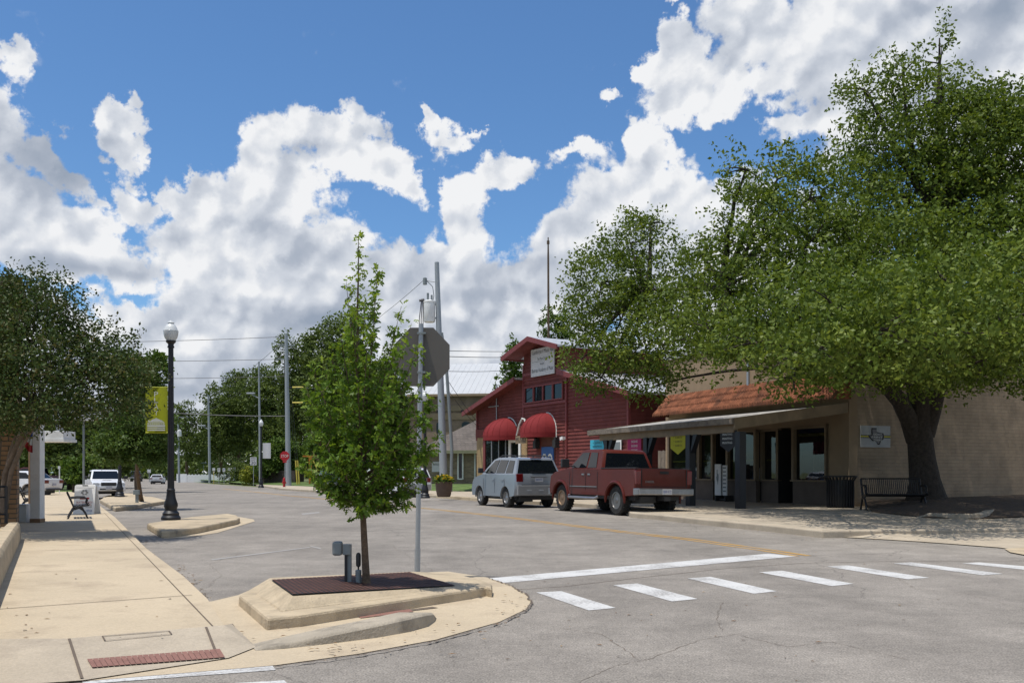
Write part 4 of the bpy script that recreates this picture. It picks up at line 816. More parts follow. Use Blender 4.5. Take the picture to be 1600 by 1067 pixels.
# ---- the big live oak
lum = [(1468,100,29,.45,.5,1.1),(1410,115,29,.7,.8,.7),(1520,150,29,.8,.9,.5),(1350,140,29.2,.9,.9,.35),(1545,175,29,1.2,1.3,.6),(1600,215,29,2.1,2.0,1.2),(1590,190,29,1.5,1.6,.7),(1650,210,29,2,2,1),(1470,160,29,1.2,1.3,.8),(1430,205,29,2.2,2,1.3),(1355,150,29.5,.9,1,.6),(1385,225,29,1.6,1.6,1.0),(1530,225,29,2.3,2.2,1.4),(1590,260,29,2,2.4,2),
       (1340,285,28.5,1.6,1.8,1.3),(1440,300,29.5,2.6,2.6,1.8),(1550,330,29,2.6,2.6,1.9),(1215,280,27.5,1.2,1.4,.8),(1165,265,27,.8,.9,.4),(1265,310,27.5,1.5,1.6,1.0),(1190,345,27,1.2,1.4,1.1),(1255,390,26.5,2.0,2.2,1.5),
       (1345,400,27,2.4,2.6,1.8),(1440,430,27,2.4,2.6,1.8),(1550,440,27,2.6,2.8,2.0),(1170,430,27.5,1.7,1.9,1.3),(1120,430,30,1.2,1.7,.9),(1095,400,30,.5,.7,.4),(1090,490,30,1.7,2,1.3),(1160,520,28,1.8,2.2,1.2),
       (1250,490,25,1.9,2.4,1.4),(1340,500,24,2.0,2.6,1.4),(1440,505,24,2.0,2.8,1.3),(1540,510,25,2.2,2.8,1.4),(1270,560,23.5,1.0,1.8,.8),(1240,590,24.5,.7,1.2,.6),(1360,560,22.5,1.1,2.0,.6),(1450,560,22.5,1.2,2.2,.5),(1540,560,24,1.3,2.4,.7),
       (1150,540,28,1.0,1.6,.5),(1100,530,30,1.2,1.8,.6),(1630,350,28,2.6,3,2.4),(1650,470,26,2.6,3,2.2),(1720,400,28,3,3.4,2.6),(1640,560,28,2,3,1.0),(1500,590,28,1.2,2,.5),(1420,600,27,.9,1.5,.4),
       (1440,380,33,3.6,2.4,2.4),(1320,430,32,3.0,2.4,2.0),(1560,420,33,3.4,2.4,2.6),(1300,520,30,2.4,2.2,1.2),(1480,520,31,3.0,2.2,1.6),
       (1110,515,26.5,1.3,1.5,.55),(1180,535,24.5,1.3,1.6,.5),(1235,555,22.5,1.1,1.5,.5),(1300,480,21,1.5,1.7,.8),(1500,450,20,1.6,1.8,.8),(1280,545,20.5,1.0,1.5,.5),(1370,520,19.5,1.4,1.8,.7),(1470,515,19.5,1.4,1.8,.7),(1560,500,21,1.6,1.8,.8),(1420,470,21,1.7,1.8,.8),(1640,480,21,1.6,2,.9),(985,380,34,1.0,1.2,.9),(1015,350,34,.7,.8,.4),(1000,430,34,2.1,2.2,1.5),(940,440,34,1.3,1.6,1.2),(920,490,34,1.0,1.4,1.0),(970,500,33.5,2.1,2.2,1.4),(1040,460,33,1.5,2,1.3),(925,550,33.5,.9,1.3,1.1),(975,570,33,1.5,1.6,1.0),(1035,540,32,1.5,1.8,1.3),(1030,600,32.5,.9,1.1,.6),(940,590,33,.8,1.0,.6)]
lumps = [lump(*l) for l in lum]
# keep the crown out of the buildings
for i, l in enumerate(lumps):
    P = Vector((l[0], l[1])); d = (P-S.O).dot(S.n); x = (P-S.O).dot(S.r)
    if d+l[4] > 0 and l[2]-l[5] < 6.9 and x < SW+1:
        sh_ = -(d+l[4]*.9); P = P+S.n*sh_; k = P.y/l[1]; lumps[i] = (l[0]*k, l[1]*k, H+(l[2]-H)*k, l[3]*k, l[4]*k, l[5]*k)
tb = A(1447, 777, 31.2); tb.z = .45
oak = empty('live_oak', tb, 0, 'huge live oak with a dark forked trunk beside the painted brick side wall', 'tree')
mb = MB()
def AT(px, py, Y): return A(px, py, Y)-tb
def thick(pts, rs, n=14): mb.tube([AT(*p) for p in pts], rs, n)
thick([(1448,790,31.2),(1447,772,31.2),(1445,750,31.2),(1441,720,31.2),(1438,690,31.2),(1436,660,31.2),(1436,625,31.1),(1438,590,31),(1445,540,30.8),(1452,480,30.5),(1455,420,30),(1462,340,29.6),(1470,260,29.2),(1466,180,29),(1468,120,29),(1468,60,29)],
      [.78,.62,.5,.44,.415,.43,.42,.37,.33,.3,.26,.2,.15,.1,.06,.02])
thick([(1430,688,31.2),(1420,655,31),(1405,625,30.6),(1385,603,30.2),(1350,583,29.6),(1310,560,29),(1260,520,28.5),(1200,470,28.5)], [.3,.29,.27,.23,.2,.16,.12,.05])
thick([(1446,680,31.2),(1458,640,31),(1466,610,30.8),(1480,588,30.4),(1510,560,30),(1550,520,29),(1600,470,28)], [.3,.27,.24,.22,.19,.15,.06])
limb(mb, AT(1215,482,28.5), AT(1130,455,29), .1, .08, 5, .08); limb(mb, AT(1130,455,29), AT(1010,455,33.5), .08, .05, 7, .1)
for l in lumps:
    c = Vector(l[:3])-tb
    j = min([AT(1440,590,31), AT(1452,480,30.5), AT(1462,340,29.6), AT(1260,520,28.5), AT(1385,603,30.2), AT(1510,560,30), AT(1010,455,33.5), AT(1130,455,29)], key=lambda q: (q-c).length+(.0 if q.z < c.z else 4))
    limb(mb, j, c, .13, .025, 7, .12, .05)
    for _ in range(3):
        d = Vector((random.gauss(0,1), random.gauss(0,1), random.gauss(0,.8))).normalized(); limb(mb, c, c+Vector((d.x*l[3], d.y*l[4], d.z*l[5]))*.9, .035, .008, 4, .15)
mb.build('trunk', M['bark_dark'], oak, smooth=60)
ll = [(l[0]-tb.x, l[1]-tb.y, l[2]-tb.z, l[3], l[4], l[5]) for l in lumps]
cp, P, T = crown_points(ll, 15500, 17, .17, .5, .6)
# keep leaves out of the shops
Pw = P+np.array(tb); dn = (Pw[:,0]-S.O.x)*S.n.x+(Pw[:,1]-S.O.y)*S.n.y; xr = (Pw[:,0]-S.O.x)*S.r.x+(Pw[:,1]-S.O.y)*S.r.y
keep = ~((dn > -.05) & (xr < SW+.1) & (Pw[:,2] < 6.95))
keep &= ~((dn > -5.1) & (dn < .1) & (xr < SW+.2) & (Pw[:,2] < 4.2)) & ~((dn > -1.1) & (dn < .1) & (xr < SW+.2) & (Pw[:,2] < 4.95))
P, T = P[keep], T[keep]
hole = np.sin(P[:,0]*1.7+1.1)*np.sin(P[:,1]*1.9+.4)*np.sin(P[:,2]*2.6+.9)+.35*np.sin(P[:,0]*4.1)*np.sin(P[:,2]*5.3+P[:,1]*3.1)
k2 = hole > -.16; P, T = P[k2], T[k2]
# sprays of leaves on outer twigs make the ragged outline
sp_ = []; st_ = []; La = np.array(ll)
for i in range(2600):
    l = La[random.choices(range(len(La)), weights=(La[:,3]*La[:,4]*La[:,5])**.5)[0]]; d = Vector((random.gauss(0,1), random.gauss(0,1), random.gauss(.25,1))).normalized(); p0 = Vector((l[0]+d.x*l[3]*.85, l[1]+d.y*l[4]*.85, l[2]+d.z*l[5]*.85))
    out = (d+Vector((random.gauss(0,.4), random.gauss(0,.4), random.gauss(.15,.3)))).normalized(); Ls = random.uniform(.35, .85); t0 = random.gauss(.6,.15)
    for k in range(int(Ls*34)): t = random.random(); q = p0+out*Ls*t; r = .11*(1-.5*t); sp_.append((q.x+random.gauss(0,r), q.y+random.gauss(0,r), q.z+random.gauss(0,r*.7))); st_.append(t0+random.gauss(0,.12))
sp_ = np.array(sp_); st_ = np.array(st_); Pw = sp_+np.array(tb); dn = (Pw[:,0]-S.O.x)*S.n.x+(Pw[:,1]-S.O.y)*S.n.y; xr = (Pw[:,0]-S.O.x)*S.r.x+(Pw[:,1]-S.O.y)*S.r.y
keep = ~((dn > -.05) & (xr < SW+.1) & (Pw[:,2] < 6.95)); keep &= ~((dn > -5.2) & (dn < .1) & (xr < SW+.2) & (Pw[:,2] < 4.3)) & ~((dn > -1.1) & (dn < .1) & (xr < SW+.2) & (Pw[:,2] < 4.95)); keep &= Pw[:,2] > 3.1
P = np.concatenate([P, sp_[keep]]); T = np.concatenate([T, st_[keep]])
leaves('crown', P, .125, T, M['leaf_oak'], oak, 'kite', .45)
# ---- young tree on the corner island
tb2 = G(573, 912, zt); e = empty('young_tree', tb2, 0, 'slender young oak in the grate of the corner island', 'tree'); yt = e
Yt = tb2.y; sc = Yt/F
def T2(px, py, dy=0): return A(px, py, Yt+dy)-tb2
mb = MB(); mb.tube([T2(573,914),T2(572,900),T2(570,860),T2(567,800),T2(565,740),T2(562,660),T2(560,580),T2(558,500),T2(560,430),T2(560,368)], [.055,.041,.036,.031,.028,.023,.018,.013,.008,.003], 10)
trunk_pts = [(567,800),(565,740),(562,660),(560,580),(558,500),(560,430)]
ends = [(590,425,-.05,700),(586,470,.1,720),(541,440,.05,600),(532,520,-.15,680),(519,560,.15,720),(627,478,.1,690),(620,540,-.1,700),(643,505,-.2,700),(651,545,.15,720),(664,585,-.15,740),(600,560,.3,700),(575,520,-.3,680),
        (505,570,.2,730),(497,600,-.25,740),(485,570,.1,735),(482,628,.25,740),(478,605,-.1,750),(480,665,-.2,760),(487,705,.2,770),(476,730,.05,775),(484,752,-.1,780),(510,640,.35,750),(530,600,-.4,730),
        (610,620,-.4,745),(640,640,.3,750),(664,655,-.1,755),(672,625,.1,745),(655,690,.2,765),(645,720,-.2,775),(660,740,.1,785),(630,765,.2,788),(600,785,-.2,795),(565,790,-.35,792),(540,775,.3,788),(515,765,-.25,785),(500,740,.3,780),
        (550,700,-.45,760),(580,660,.5,750),(610,700,-.35,770),(590,740,.45,785),(540,660,.45,750),(525,720,-.4,770),(625,590,.3,725),(560,600,-.35,715),(678,700,-.1,770),(690,680,.05,768),(545,560,.3,700),(570,470,.15,640),(552,490,-.15,650),(640,780,.0,793),(574,760,-.2,790),(505,690,-.3,765)]
LP = []; LD = []; LT = []
def tw(mb, a, b, r0, dens, tbase):
    a, b = Vector(a), Vector(b); L = (b-a).length; bend = Vector((0,0,.12*L)); 
    for q in range(1): pass
    pts = [a.lerp(b, t)+(Vector((0,0,-1))*.10*L*math.sin(math.pi*t)) for t in (0,.2,.4,.6,.8,1)]
    mb.tube(pts, [r0*(1-.85*t) for t in (0,.2,.4,.6,.8,1)], 5)
    n = int(L*dens)
    for i in range(n):
        t = random.uniform(.18, 1.03); k = min(4, int(t*5)); p = pts[k].lerp(pts[k+1], min(1.1, t*5-k)); d = (b-a).normalized()
        o = Vector((random.gauss(0,1), random.gauss(0,1), random.gauss(0,.8))).normalized(); o2 = (o+d*.7).normalized()
        LP.append(p+o*random.uniform(0, .035)); LD.append(o2); LT.append(tbase+random.gauss(0,.14)+.22*max(0, t-.7)/.3)
    return pts
for (px, py, dy, sy) in ends:
    # start on the trunk lower down
    s0 = None
    for i in range(len(trunk_pts)-1):
        (xa, ya), (xb, yb) = trunk_pts[i], trunk_pts[i+1]
        if yb <= sy <= ya: t = (ya-sy)/(ya-yb); s0 = T2(xa+(xb-xa)*t, sy)
    if s0 is None: s0 = T2(566, min(sy, 800))
    en = T2(px, py, dy); hi_ = max(0, (620-py)/260)
    pts = tw(mb, s0, en, .012, 70 if py < 640 else 80, .35+.35*hi_)
    m_ = int((3+(en-s0).length*4) if py < 600 else (5+(en-s0).length*8))
    for _ in range(m_):
        t = random.uniform(.25, .97); k = min(4, int(t*5)); p = pts[k].lerp(pts[k+1], t*5-k); d = (en-s0).normalized(); o = Vector((random.gauss(0,1), random.gauss(0,1), random.gauss(.25,.6))).normalized()
        tw(mb, p, p+(o*(.6 if py < 600 else 1)+d*.8).normalized()*random.uniform(.08, .24)*(1.1-.5*t), .005, 95, .33+.3*hi_+.1*random.random())
for i in range(150):   # leader foliage
    t = random.random(); y = 368+t*150; x = 560+random.gauss(0, 2+9*t); LP.append(T2(x, y, random.gauss(0, .02+.06*t))); LD.append(Vector((random.gauss(0,1), random.gauss(0,1), .8)).normalized()); LT.append(.75+random.gauss(0,.12))
mb.build('trunk', M['bark'], e, smooth=60)
leaves('crown', [tuple(p) for p in LP], .067, np.array(LT), M['leaf_young'], e, 'lobed', .45, [tuple(d) for d in LD], .35, .15)
# ---- crape myrtle on the left
lum = [(20,480,18.5,1.0,1.0,.6),(75,470,18.5,.7,.9,.55),(60,450,18.4,.35,.4,.35),(98,505,18.6,.45,.5,.45),(40,540,18,1.3,1.3,.8),(110,560,18.4,.9,1.1,.6),(160,555,18.7,.5,.7,.45),(190,535,18.8,.35,.4,.35),(180,585,18.4,.75,.9,.5),(205,610,18.5,.45,.6,.45),(130,610,18,.9,1.1,.45),(60,610,17.8,1.2,1.3,.6),(-20,560,18.3,1.3,1.4,1.0),(-60,500,18.6,1.3,1.3,.9),(20,655,17.6,.9,1.0,.35),(90,645,17.6,.6,.8,.28),(-40,640,17.8,1.1,1.1,.5),(150,640,17.9,.55,.8,.25),(215,640,18.3,.25,.4,.3),(218,572,18.9,.25,.4,.3),(5,445,18.6,.5,.6,.35),(130,525,18.7,.35,.5,.35)]
lumps = [lump(*l) for l in lum]; bse = G(2, 812, .3); bse = Vector((-10.6, 19.0, .3)); e = empty('crape_myrtle', bse, 0, 'bushy dark crape myrtle with several slanting stems by the brick wall at left', 'tree')
def TM(px, py, Y): return A(px, py, Y)-bse
mb = MB()
for pts, r in [(((5,800,18.9),(8,740,18.8),(24,700,18.6),(45,660,18.4),(70,600,18.2),(95,540,18.4)), .07),(((2,800,18.9),(6,750,18.8),(15,710,18.9),(28,670,18.8),(35,600,18.6)), .05),(((8,790,18.9),(18,735,18.7),(38,690,18.4),(60,655,18.2),(120,600,18.2),(180,570,18.5)), .055),(((0,800,19),(-5,740,19),(0,690,18.9),(-15,620,18.8)), .05)]:
    mb.tube([TM(*p) for p in pts], [r*(1-.13*i) for i in range(len(pts))], 8)
for l in lumps: limb(mb, TM(50,645,18.3), Vector(l[:3])-bse, .03, .006, 6, .14, .05)
mb.build('trunk', M['bark_grey'], e, smooth=60)
cp, P, T = crown_points([(l[0]-bse.x, l[1]-bse.y, l[2]-bse.z, l[3], l[4], l[5]) for l in lumps], 3200, 13, .1, .4, .8)
leaves('crown', P, .072, T, M['leaf_myrtle'], e, 'kite', .35)
# ---- small tree on its island
b = G(222, 783, zl); lum = [(200,665,33.5,.9,.9,.55),(235,660,33.5,.75,.9,.6),(215,690,33.5,1.15,1.0,.55),(180,690,33.5,.6,.8,.45),(245,695,33.5,.55,.8,.5),(205,640,33.6,.5,.6,.35),(190,712,33.5,.8,.9,.3),(235,715,33.5,.6,.8,.3),(165,700,33.6,.35,.5,.35)]
tree('street_tree', b, [lump(*l) for l in lum], .085, 'round small shade tree with straight stem on the second kerbed island', leafm='leaf_small', n_cl=1500, per=12, spread=.11, lsize=.12)
# ---- background trees
BG = [(215,550,50,62,'pale airy tree rising behind the yellow banner lamp post','leaf_bright',None),(110,650,70,72,'dark spreading tree behind the white canopy at left','leaf_far',None),(165,655,50,80,'dark tree between the canopy and the small street tree','leaf_far',None),(30,640,60,80,'dark tree behind the brick building at left','leaf_far',None),
      (292,628,36,140,'low dark tree beside the grey pole left of the road bend','leaf_far',None),(345,605,42,150,'dark rounded tree right of the tall grey pole','leaf_far',None),(372,583,45,160,'tall dark tree in the middle of the far tree line','leaf_far',None),(425,578,52,150,'broad dark tree behind the white lamp banner','leaf_far',None),
      (470,530,45,105,'mid green tree just right of the tall utility pole','leaf_far',None),(520,492,62,98,'tallest green tree behind the young corner tree','leaf_far',None),(585,560,60,110,'green tree hidden mostly behind the young corner tree','leaf_far',None),(640,620,50,115,'dark low tree left of the brick hall','leaf_far',None),
      (795,535,26,95,'tree top showing behind the left slope of the red hall roof','leaf_bright',None),(868,482,32,85,'tree top beside the bare antenna mast behind the red hall','leaf_bright',None),(435,690,42,96,'bright young leafy tree behind the far stop sign','leaf_bright',None),
      (115,718,28,62,'pale bushy tree behind the dark red pickup','leaf_bright',762),(500,680,30,90,'bright leafy tree behind the orange crossbar post','leaf_bright',None)]
for px, top, hw, Y, lab, lm, bot in BG:
    s = Y/F*1.0; blob_tree('shade_tree', px, top, hw, Y, lab, lm, n=9, group='shade trees behind the street', n_cl=int(1700 if hw > 40 else 900), per=13, bottom=(bot-10 if bot else None))
# far wood as one mass
P = []; T = []
for i in range(2600):
    px = random.uniform(-250, 760); Y = random.uniform(190, 235); hh = 9+3.5*math.sin(px*.021)+2.5*math.sin(px*.057+1)+1.5*math.sin(px*.13)
    if 262 < px < 305: hh *= .85
    zz = random.uniform(0, 1)**.8*hh; p = A(px, 738, Y); t_ = random.gauss(.4,.15)
    for _ in range(9): P.append((p.x+random.gauss(0,.9), p.y+random.gauss(0,.9), zz+random.gauss(0,.6))); T.append(t_+random.gauss(0,.1))
w = leaves('far_wood', P, 1.3, np.array(T), M['leaf_far'], None, 'kite', .5); tag(w, 'dark far-off wood closing the end of the street', 'woods', kind='stuff')
for px, Y, r, h, lm, lab in [(392,97,.9,1.9,'bush_yellow','yellowish bush at the left end of the clipped hedge'),(362,110,1.6,3.6,'leaf_myrtle','reddish brown tall shrub beside the parking signs'),(372,108,1.0,2.6,'leaf_far','dark shrub left of the speed limit sign')]:
    b = A(px, 738, Y); b.z = .15; tree('shrub', b, [(b.x,b.y,b.z+h*.5,r,r,h*.5),(b.x+r*.5,b.y,b.z+h*.4,r*.7,r*.7,h*.4),(b.x-r*.5,b.y,b.z+h*.35,r*.6,r*.6,h*.35)], .05, lab, 'shrub', leafm=lm, n_cl=260, per=10, spread=.15, lsize=.2)
# clipped hedge
P = []; T = []; hA, hB = A(400, 738, 99), A(468, 738, 92)
for i in range(9000):
    t = random.random(); p = hA.lerp(hB, t); a = random.uniform(0, 2*math.pi); d = random.uniform(.85, 1.05)
    x = max(-1, min(1, 1.3*math.cos(a)))*.7; zz = max(-1, min(1, 1.3*math.sin(a)))
    P.append((p.x+random.gauss(0,.08), p.y+x+random.gauss(0,.05), .95+zz*.75*d+random.gauss(0,.06))); T.append(random.gauss(.5,.2))
e = empty('hedge', hA, 0, 'long bright clipped hedge behind the hydrant', 'hedge'); P = np.array(P)-np.array(hA); P[:,2] += hA.z; P[:,2] += -hA.z+0
e.location.z = 0; leaves('foliage', P, .2, np.array(T), M['hedge'], e, 'kite', .4)
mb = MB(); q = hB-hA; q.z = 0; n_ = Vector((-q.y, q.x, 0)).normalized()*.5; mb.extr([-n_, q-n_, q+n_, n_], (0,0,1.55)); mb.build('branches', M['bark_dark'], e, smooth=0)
# ================================================================ VEHICLES
def arc(cx, cz, r, a0, a1, n=9): return [(cx+r*math.cos(a0+(a1-a0)*i/n), cz+r*math.sin(a0+(a1-a0)*i/n)) for i in range(n+1)]
def vehicle(name, label, cat, group, rear_left, front_left, sp, paint, s=1.0, roll=0):
    """local x forward, y left; origin on the ground below the middle of the rear axle"""
    rl, fl = Vector(rear_left), Vector(front_left); hd = (fl-rl).normalized(); left = Vector((-hd.y, hd.x, 0)); w = sp['w']
    o = rl-left*(w-.12)*s; e = empty(name, (o.x, o.y, rl.z), math.atan2(hd.y, hd.x), label, cat, group, s); e.rotation_euler.x = roll
    wb, wr, zb = sp['wb'], sp['wr'], sp['zb']; ar = wr+sp.get('gap', .07)
    def archpts(cx):
        dz = zb-wr; h = math.sqrt(max(.01, ar*ar-dz*dz)); a0 = math.atan2(dz, h); return arc(cx, wr, ar, a0, math.pi-a0, 12)
    xr, xf = sp['top'][0][0], sp['top'][-1][0]
    prof = list(sp['top'])+[(xf-.12, zb)]+archpts(wb)+archpts(0)+[(xr+.1, zb+.05)]
    cx_, cz_ = (xr+xf)/2, .8; mb = MB(); rings = []
    for y, k in ((-w, .955), (-w+.05, .985), (-w+.16, 1.0), (w-.16, 1.0), (w-.05, .985), (w, .955)):
        ring = []
        for i, (x, z) in enumerate(prof):
            top = i < len(sp['top'])
            kk = k if top else 1.0
            ring.append((cx_+(x-cx_)*(1-(1-kk)*.5), y if not (top and z > sp['belt']-.25) else y*(1-sp.get('tuck', .035)), cz_+(z-cz_)*kk if top else z))
        rings.append(ring)
    mb.loft(rings)
    cab = sp['cab']; tz = max(z for x, z in cab); bz = min(z for x, z in cab); tp = sp.get('taper', .2)
    def yw(z): return w*.965-(z-bz)/(tz-bz)*tp
    rg = []
    for sgn, ins in ((-1, 0), (-1, .06), (1, .06), (1, 0)):
        c0 = sum(x for x, z in cab)/len(cab)
        rg.append([(x if ins else c0+(x-c0)*.985, sgn*(yw(z)-ins), z if ins else bz+(z-bz)*.965) for x, z in cab])
    mb.loft(rg); body = mb.build('body', M[paint], e, smooth=40)
    mb = MB(); mb.box(xr+.35, xf-.3, -w+.22, w-.22, zb-.12, min(zb+.5, 1.0)); mb.tube([(0,-w+.2,wr),(0,w-.2,wr)], .09); mb.tube([(wb,-w+.2,wr),(wb,w-.2,wr)], .07); mb.box(xr+.2,xr+1,.15,.7,zb-.18,zb)
    mb.build('underbody', M['plastic'], e, smooth=0)
    for cx in (0, wb):      # dark wheel wells
        mb = MB()
        for sg in (-1, 1): mb.extr([(x, sg*(w-.36), z) for x, z in [(cx+p[0]*1.0, p[1]) for p in arc(0, wr, ar+.03, -.1, math.pi+.1, 12)]], (0, -sg*.04, 0))
        mb.tube([(cx, -w+.36, wr+.1), (cx, w-.36, wr+.1)], .04, 6)
        mb.build('wheel_well', M['rubber'], e, smooth=0)
    for cx in (0, wb):
        for sg in (1, -1):
            wd = sp.get('ww', .24); mb = MB(); y0 = w-.05-wd
            mb.lathe([(wr*.6,0),(wr*.92,.0),(wr,.04),(wr,wd-.04),(wr*.92,wd),(wr*.62,wd),(wr*.58,wd-.06),(wr*.58,.05)], (cx, 0, wr), 28, 'y')
            mb.v = [(x, sg*(y0+y), z) for x, y, z in mb.v]
            if sp.get('lugs'):
                for k in range(26):
                    a = 2*math.pi*k/26; c_, s_ = math.cos(a), math.sin(a); r = wr
                    q = [(cx+c_*r-s_*.03, wr+s_*r+c_*.03), (cx+c_*r+s_*.03, wr+s_*r-c_*.03), (cx+c_*(r+.016)+s_*.025, wr+s_*(r+.016)-c_*.025), (cx+c_*(r+.016)-s_*.025, wr+s_*(r+.016)+c_*.025)]
                    for h in (0, 1): mb.extr([(x, sg*(y0+(.01 if h else wd*.55)), z) for x, z in q], (0, sg*wd*.4, 0))
            ty = mb.build('wheel', M['rubber'], e, smooth=35)
            mb = MB(); rm = wr*.6; yf = y0+wd-.03
            mb.lathe([(rm,.0),(rm,.03),(rm*.9,.03),(rm*.82,-.04),(rm*.5,-.03),(rm*.35,.0),(rm*.2,.02),(rm*.01,.02),(rm*.01,-.06),(rm*.6,-.09)], (cx, 0, wr), 24, 'y')
            mb.v = [(x, sg*(yf+y), z) for x, y, z in mb.v]
            rim = mb.build('rim', M[sp.get('rimf' if cx else 'rim', 'rim')], ty, smooth=35)
            mb = MB(); ns = sp.get('spokes', 6)
            for k in range(ns):
                a = 2*math.pi*(k+.5)/ns; r = rm*.63; mb.lathe([(rm*.15,0),(rm*.15,.012)], (cx+r*math.cos(a), sg*(yf-.022)-(.012 if sg < 0 else 0), wr+r*math.sin(a)), 8, 'y')
            mb.build('vent_hole', M['ink'], rim, smooth=0)
    def side(poly, m, nm, off=.012, th=.01, both=True, par=None, fn=None):
        for sg in ((1, -1) if both else (1,)):
            mb = MB(); f = fn or yw; mb.loft([[(x, sg*(f(z)+off-th), z) for x, z in poly], [(x, sg*(f(z)+off), z) for x, z in poly]]); mb.build(nm, M[m], par or e, smooth=0)
    for poly in sp['side_glass']: side(poly, 'car_glass', 'window')
    fb = lambda z: w
    for x in sp['doors']: side([(x-.008, zb+.12), (x+.008, zb+.12), (x+.008, sp['belt']-.1), (x-.008, sp['belt']-.1)], 'ink', 'door_seam', .003, .004, fn=fb)
    for x in sp['handles']: side([(x-.09, sp['belt']-.2), (x+.09, sp['belt']-.2), (x+.09, sp['belt']-.15), (x-.09, sp['belt']-.15)], sp.get('hm', paint), 'door_handle', .02, .03, fn=lambda z: w*.985)
    # front and rear glass set on the cab's end faces
    def endglass(p0, p1, nm, sgn, inset=.09, u0=.1, u1=.93):
        (xa, za), (xb, zb_) = p0, p1; q = []
        for t in (u0, u1):
            x = xa+(xb-xa)*t; z = za+(zb_-za)*t; yy = yw(z)-inset; q.append((x+sgn*.014, yy, z))
        mb = MB(); a, b = q; mb.loft([[(a[0],-a[1],a[2]),(a[0],a[1],a[2]),(b[0],b[1],b[2]),(b[0],-b[1],b[2])], [(a[0]-sgn*.01,-a[1],a[2]),(a[0]-sgn*.01,a[1],a[2]),(b[0]-sgn*.01,b[1],b[2]),(b[0]-sgn*.01,-b[1],b[2])]])
        return mb.build(nm, M['car_glass'], e, smooth=0)
    endglass(sp['ws'][0], sp['ws'][1], 'windscreen', 1); rg_ = endglass(sp['rw'][0], sp['rw'][1], 'rear_window', -1, sp.get('rwin', .09), sp.get('rw0', .1))
    def end(nm, m, x, y0, y1, z0, z1, th=.03, par=None, bev=0): mb = MB(); mb.box(min(x, x+th), max(x, x+th), y0, y1, z0, z1); return mb.build(nm, M[m], par or e, smooth=0, bevel=bev)
    for nm, m, x, y0, y1, z0, z1, th in sp['ends']: end(nm, m, x, y0, y1, z0, z1, th, bev=.012)
    if sp.get('plate'):
        x, z = sp['plate']; p = end('license_plate', 'sign_white', x, -.17, .17, z-.085, z+.085, .01)
        mb = MB(); vs, fs = text_geo('BXR 4172'); xs = [v.x for v in vs]; sx_ = .28/(max(xs)-min(xs)); mx_ = (max(xs)+min(xs))/2; sgn = -1 if x < 0 else 1
        mb.add([(x-(.004 if sgn < 0 else -.014), (v.x-mx_)*sx_*sgn, z-.04+v.y*.12) for v in vs], fs); mb.build('plate_text', M['ink_blue'], p, smooth=0)
    mx0, mz = sp['mirror']
    for sg in (1, -1):
        mb = MB(); ms = sp.get('ms', 1); mb.box(mx0-.06, mx0+.06, *sorted((sg*(w+.1*ms), sg*(w+.3*ms))), mz, mz+.2*ms); mb.box(mx0-.02, mx0+.03, *sorted((sg*(w-.1), sg*(w+.12*ms))), mz+.03, mz+.07); mb.build('mirror', M['plastic'], e, smooth=0, bevel=.02)
    return e, body, side, end
SUV = dict(w=1.0, wb=2.6, wr=.38, zb=.42, belt=1.22, top=[(-.93,.62),(-.96,.75),(-.93,1.2),(-.9,1.3),(2.35,1.3),(2.6,1.27),(3.25,1.15),(3.42,1.0),(3.46,.7)],
  cab=[(-.88,1.26),(-.66,1.86),(-.45,1.93),(1.2,1.95),(1.55,1.88),(2.42,1.28)], taper=.22, side_glass=[[(-.62,1.33),(-.5,1.8),(-.02,1.83),(.02,1.33)],[(.14,1.33),(.1,1.83),(.85,1.85),(.95,1.33)],[(1.05,1.33),(.95,1.85),(1.35,1.83),(1.95,1.45),(2.0,1.33)]],
  doors=[.05,1.0,2.15], handles=[.25,1.2], ws=[(2.42,1.28),(1.55,1.88)], rw=[(-.88,1.26),(-.66,1.86)], mirror=(1.95,1.33), spokes=6, rim='chrome',rimf='chrome',
  ends=[('tail_light','tail_red',-.95,.66,.93,1.0,1.3,.12),('tail_light','tail_red',-.95,-.93,-.66,1.0,1.3,.12),('bumper','paint_silver_low',-1.06,-.92,.92,.5,.86,.2),('bumper','paint_silver_low',3.4,-.88,.88,.45,.75,.14),('headlight','lens',3.33,.55,.86,.9,1.08,.08),('headlight','lens',3.33,-.86,-.55,.9,1.08,.08),('grille','plastic',3.42,-.5,.5,.78,1.0,.04)], plate=(-.975,1.08))
sv, _, side_, end_ = vehicle('suv', 'silver SUV with roof rails parked along the far kerb', 'SUV', 'cars parked along the far kerb', G(793,792.6), G(753.7,789.3), SUV, 'paint_silver')
mb = MB()
for sg in (1, -1): mb.tube([(-.4,sg*.7,1.94),(-.3,sg*.7,2.0),(.9,sg*.7,2.02),(1.05,sg*.7,1.96)], .022, 6)
mb.tube([(-.1,-.7,2.0),(-.1,.7,2.0)], .018, 6); mb.tube([(.7,-.7,2.01),(.7,.7,2.01)], .018, 6); mb.build('roof_rack', M['plastic'], sv)
end_('brake_light', 'tail_red', -.72, -.22, .22, 1.88, 1.92, .08); end_('tailgate_trim', 'chrome', -.985, -.35, .35, 1.16, 1.2, .04); end_('tailgate_seam', 'ink', -.967, -.72, .72, .88, .895, .02)
for y in (-.55,-.05,.45): end_('reflector', 'lens', -1.075, y-.1, y+.1, .66, .69, .02)
mb = MB(); mb.box(-.92,-.87,-.3,.28,1.36,1.39); mb.build('wiper', M['ink'], sv, smooth=0)
for cx in (0, 2.6):
    for sg in (1, -1): mb = MB(); mb.tube([(cx+x, sg*.945, z) for x, z in arc(0,.38,.475,-.05,math.pi+.05,14)], .04, 6); mb.build('wheel_arch_trim', M['paint_silver_low'], sv)
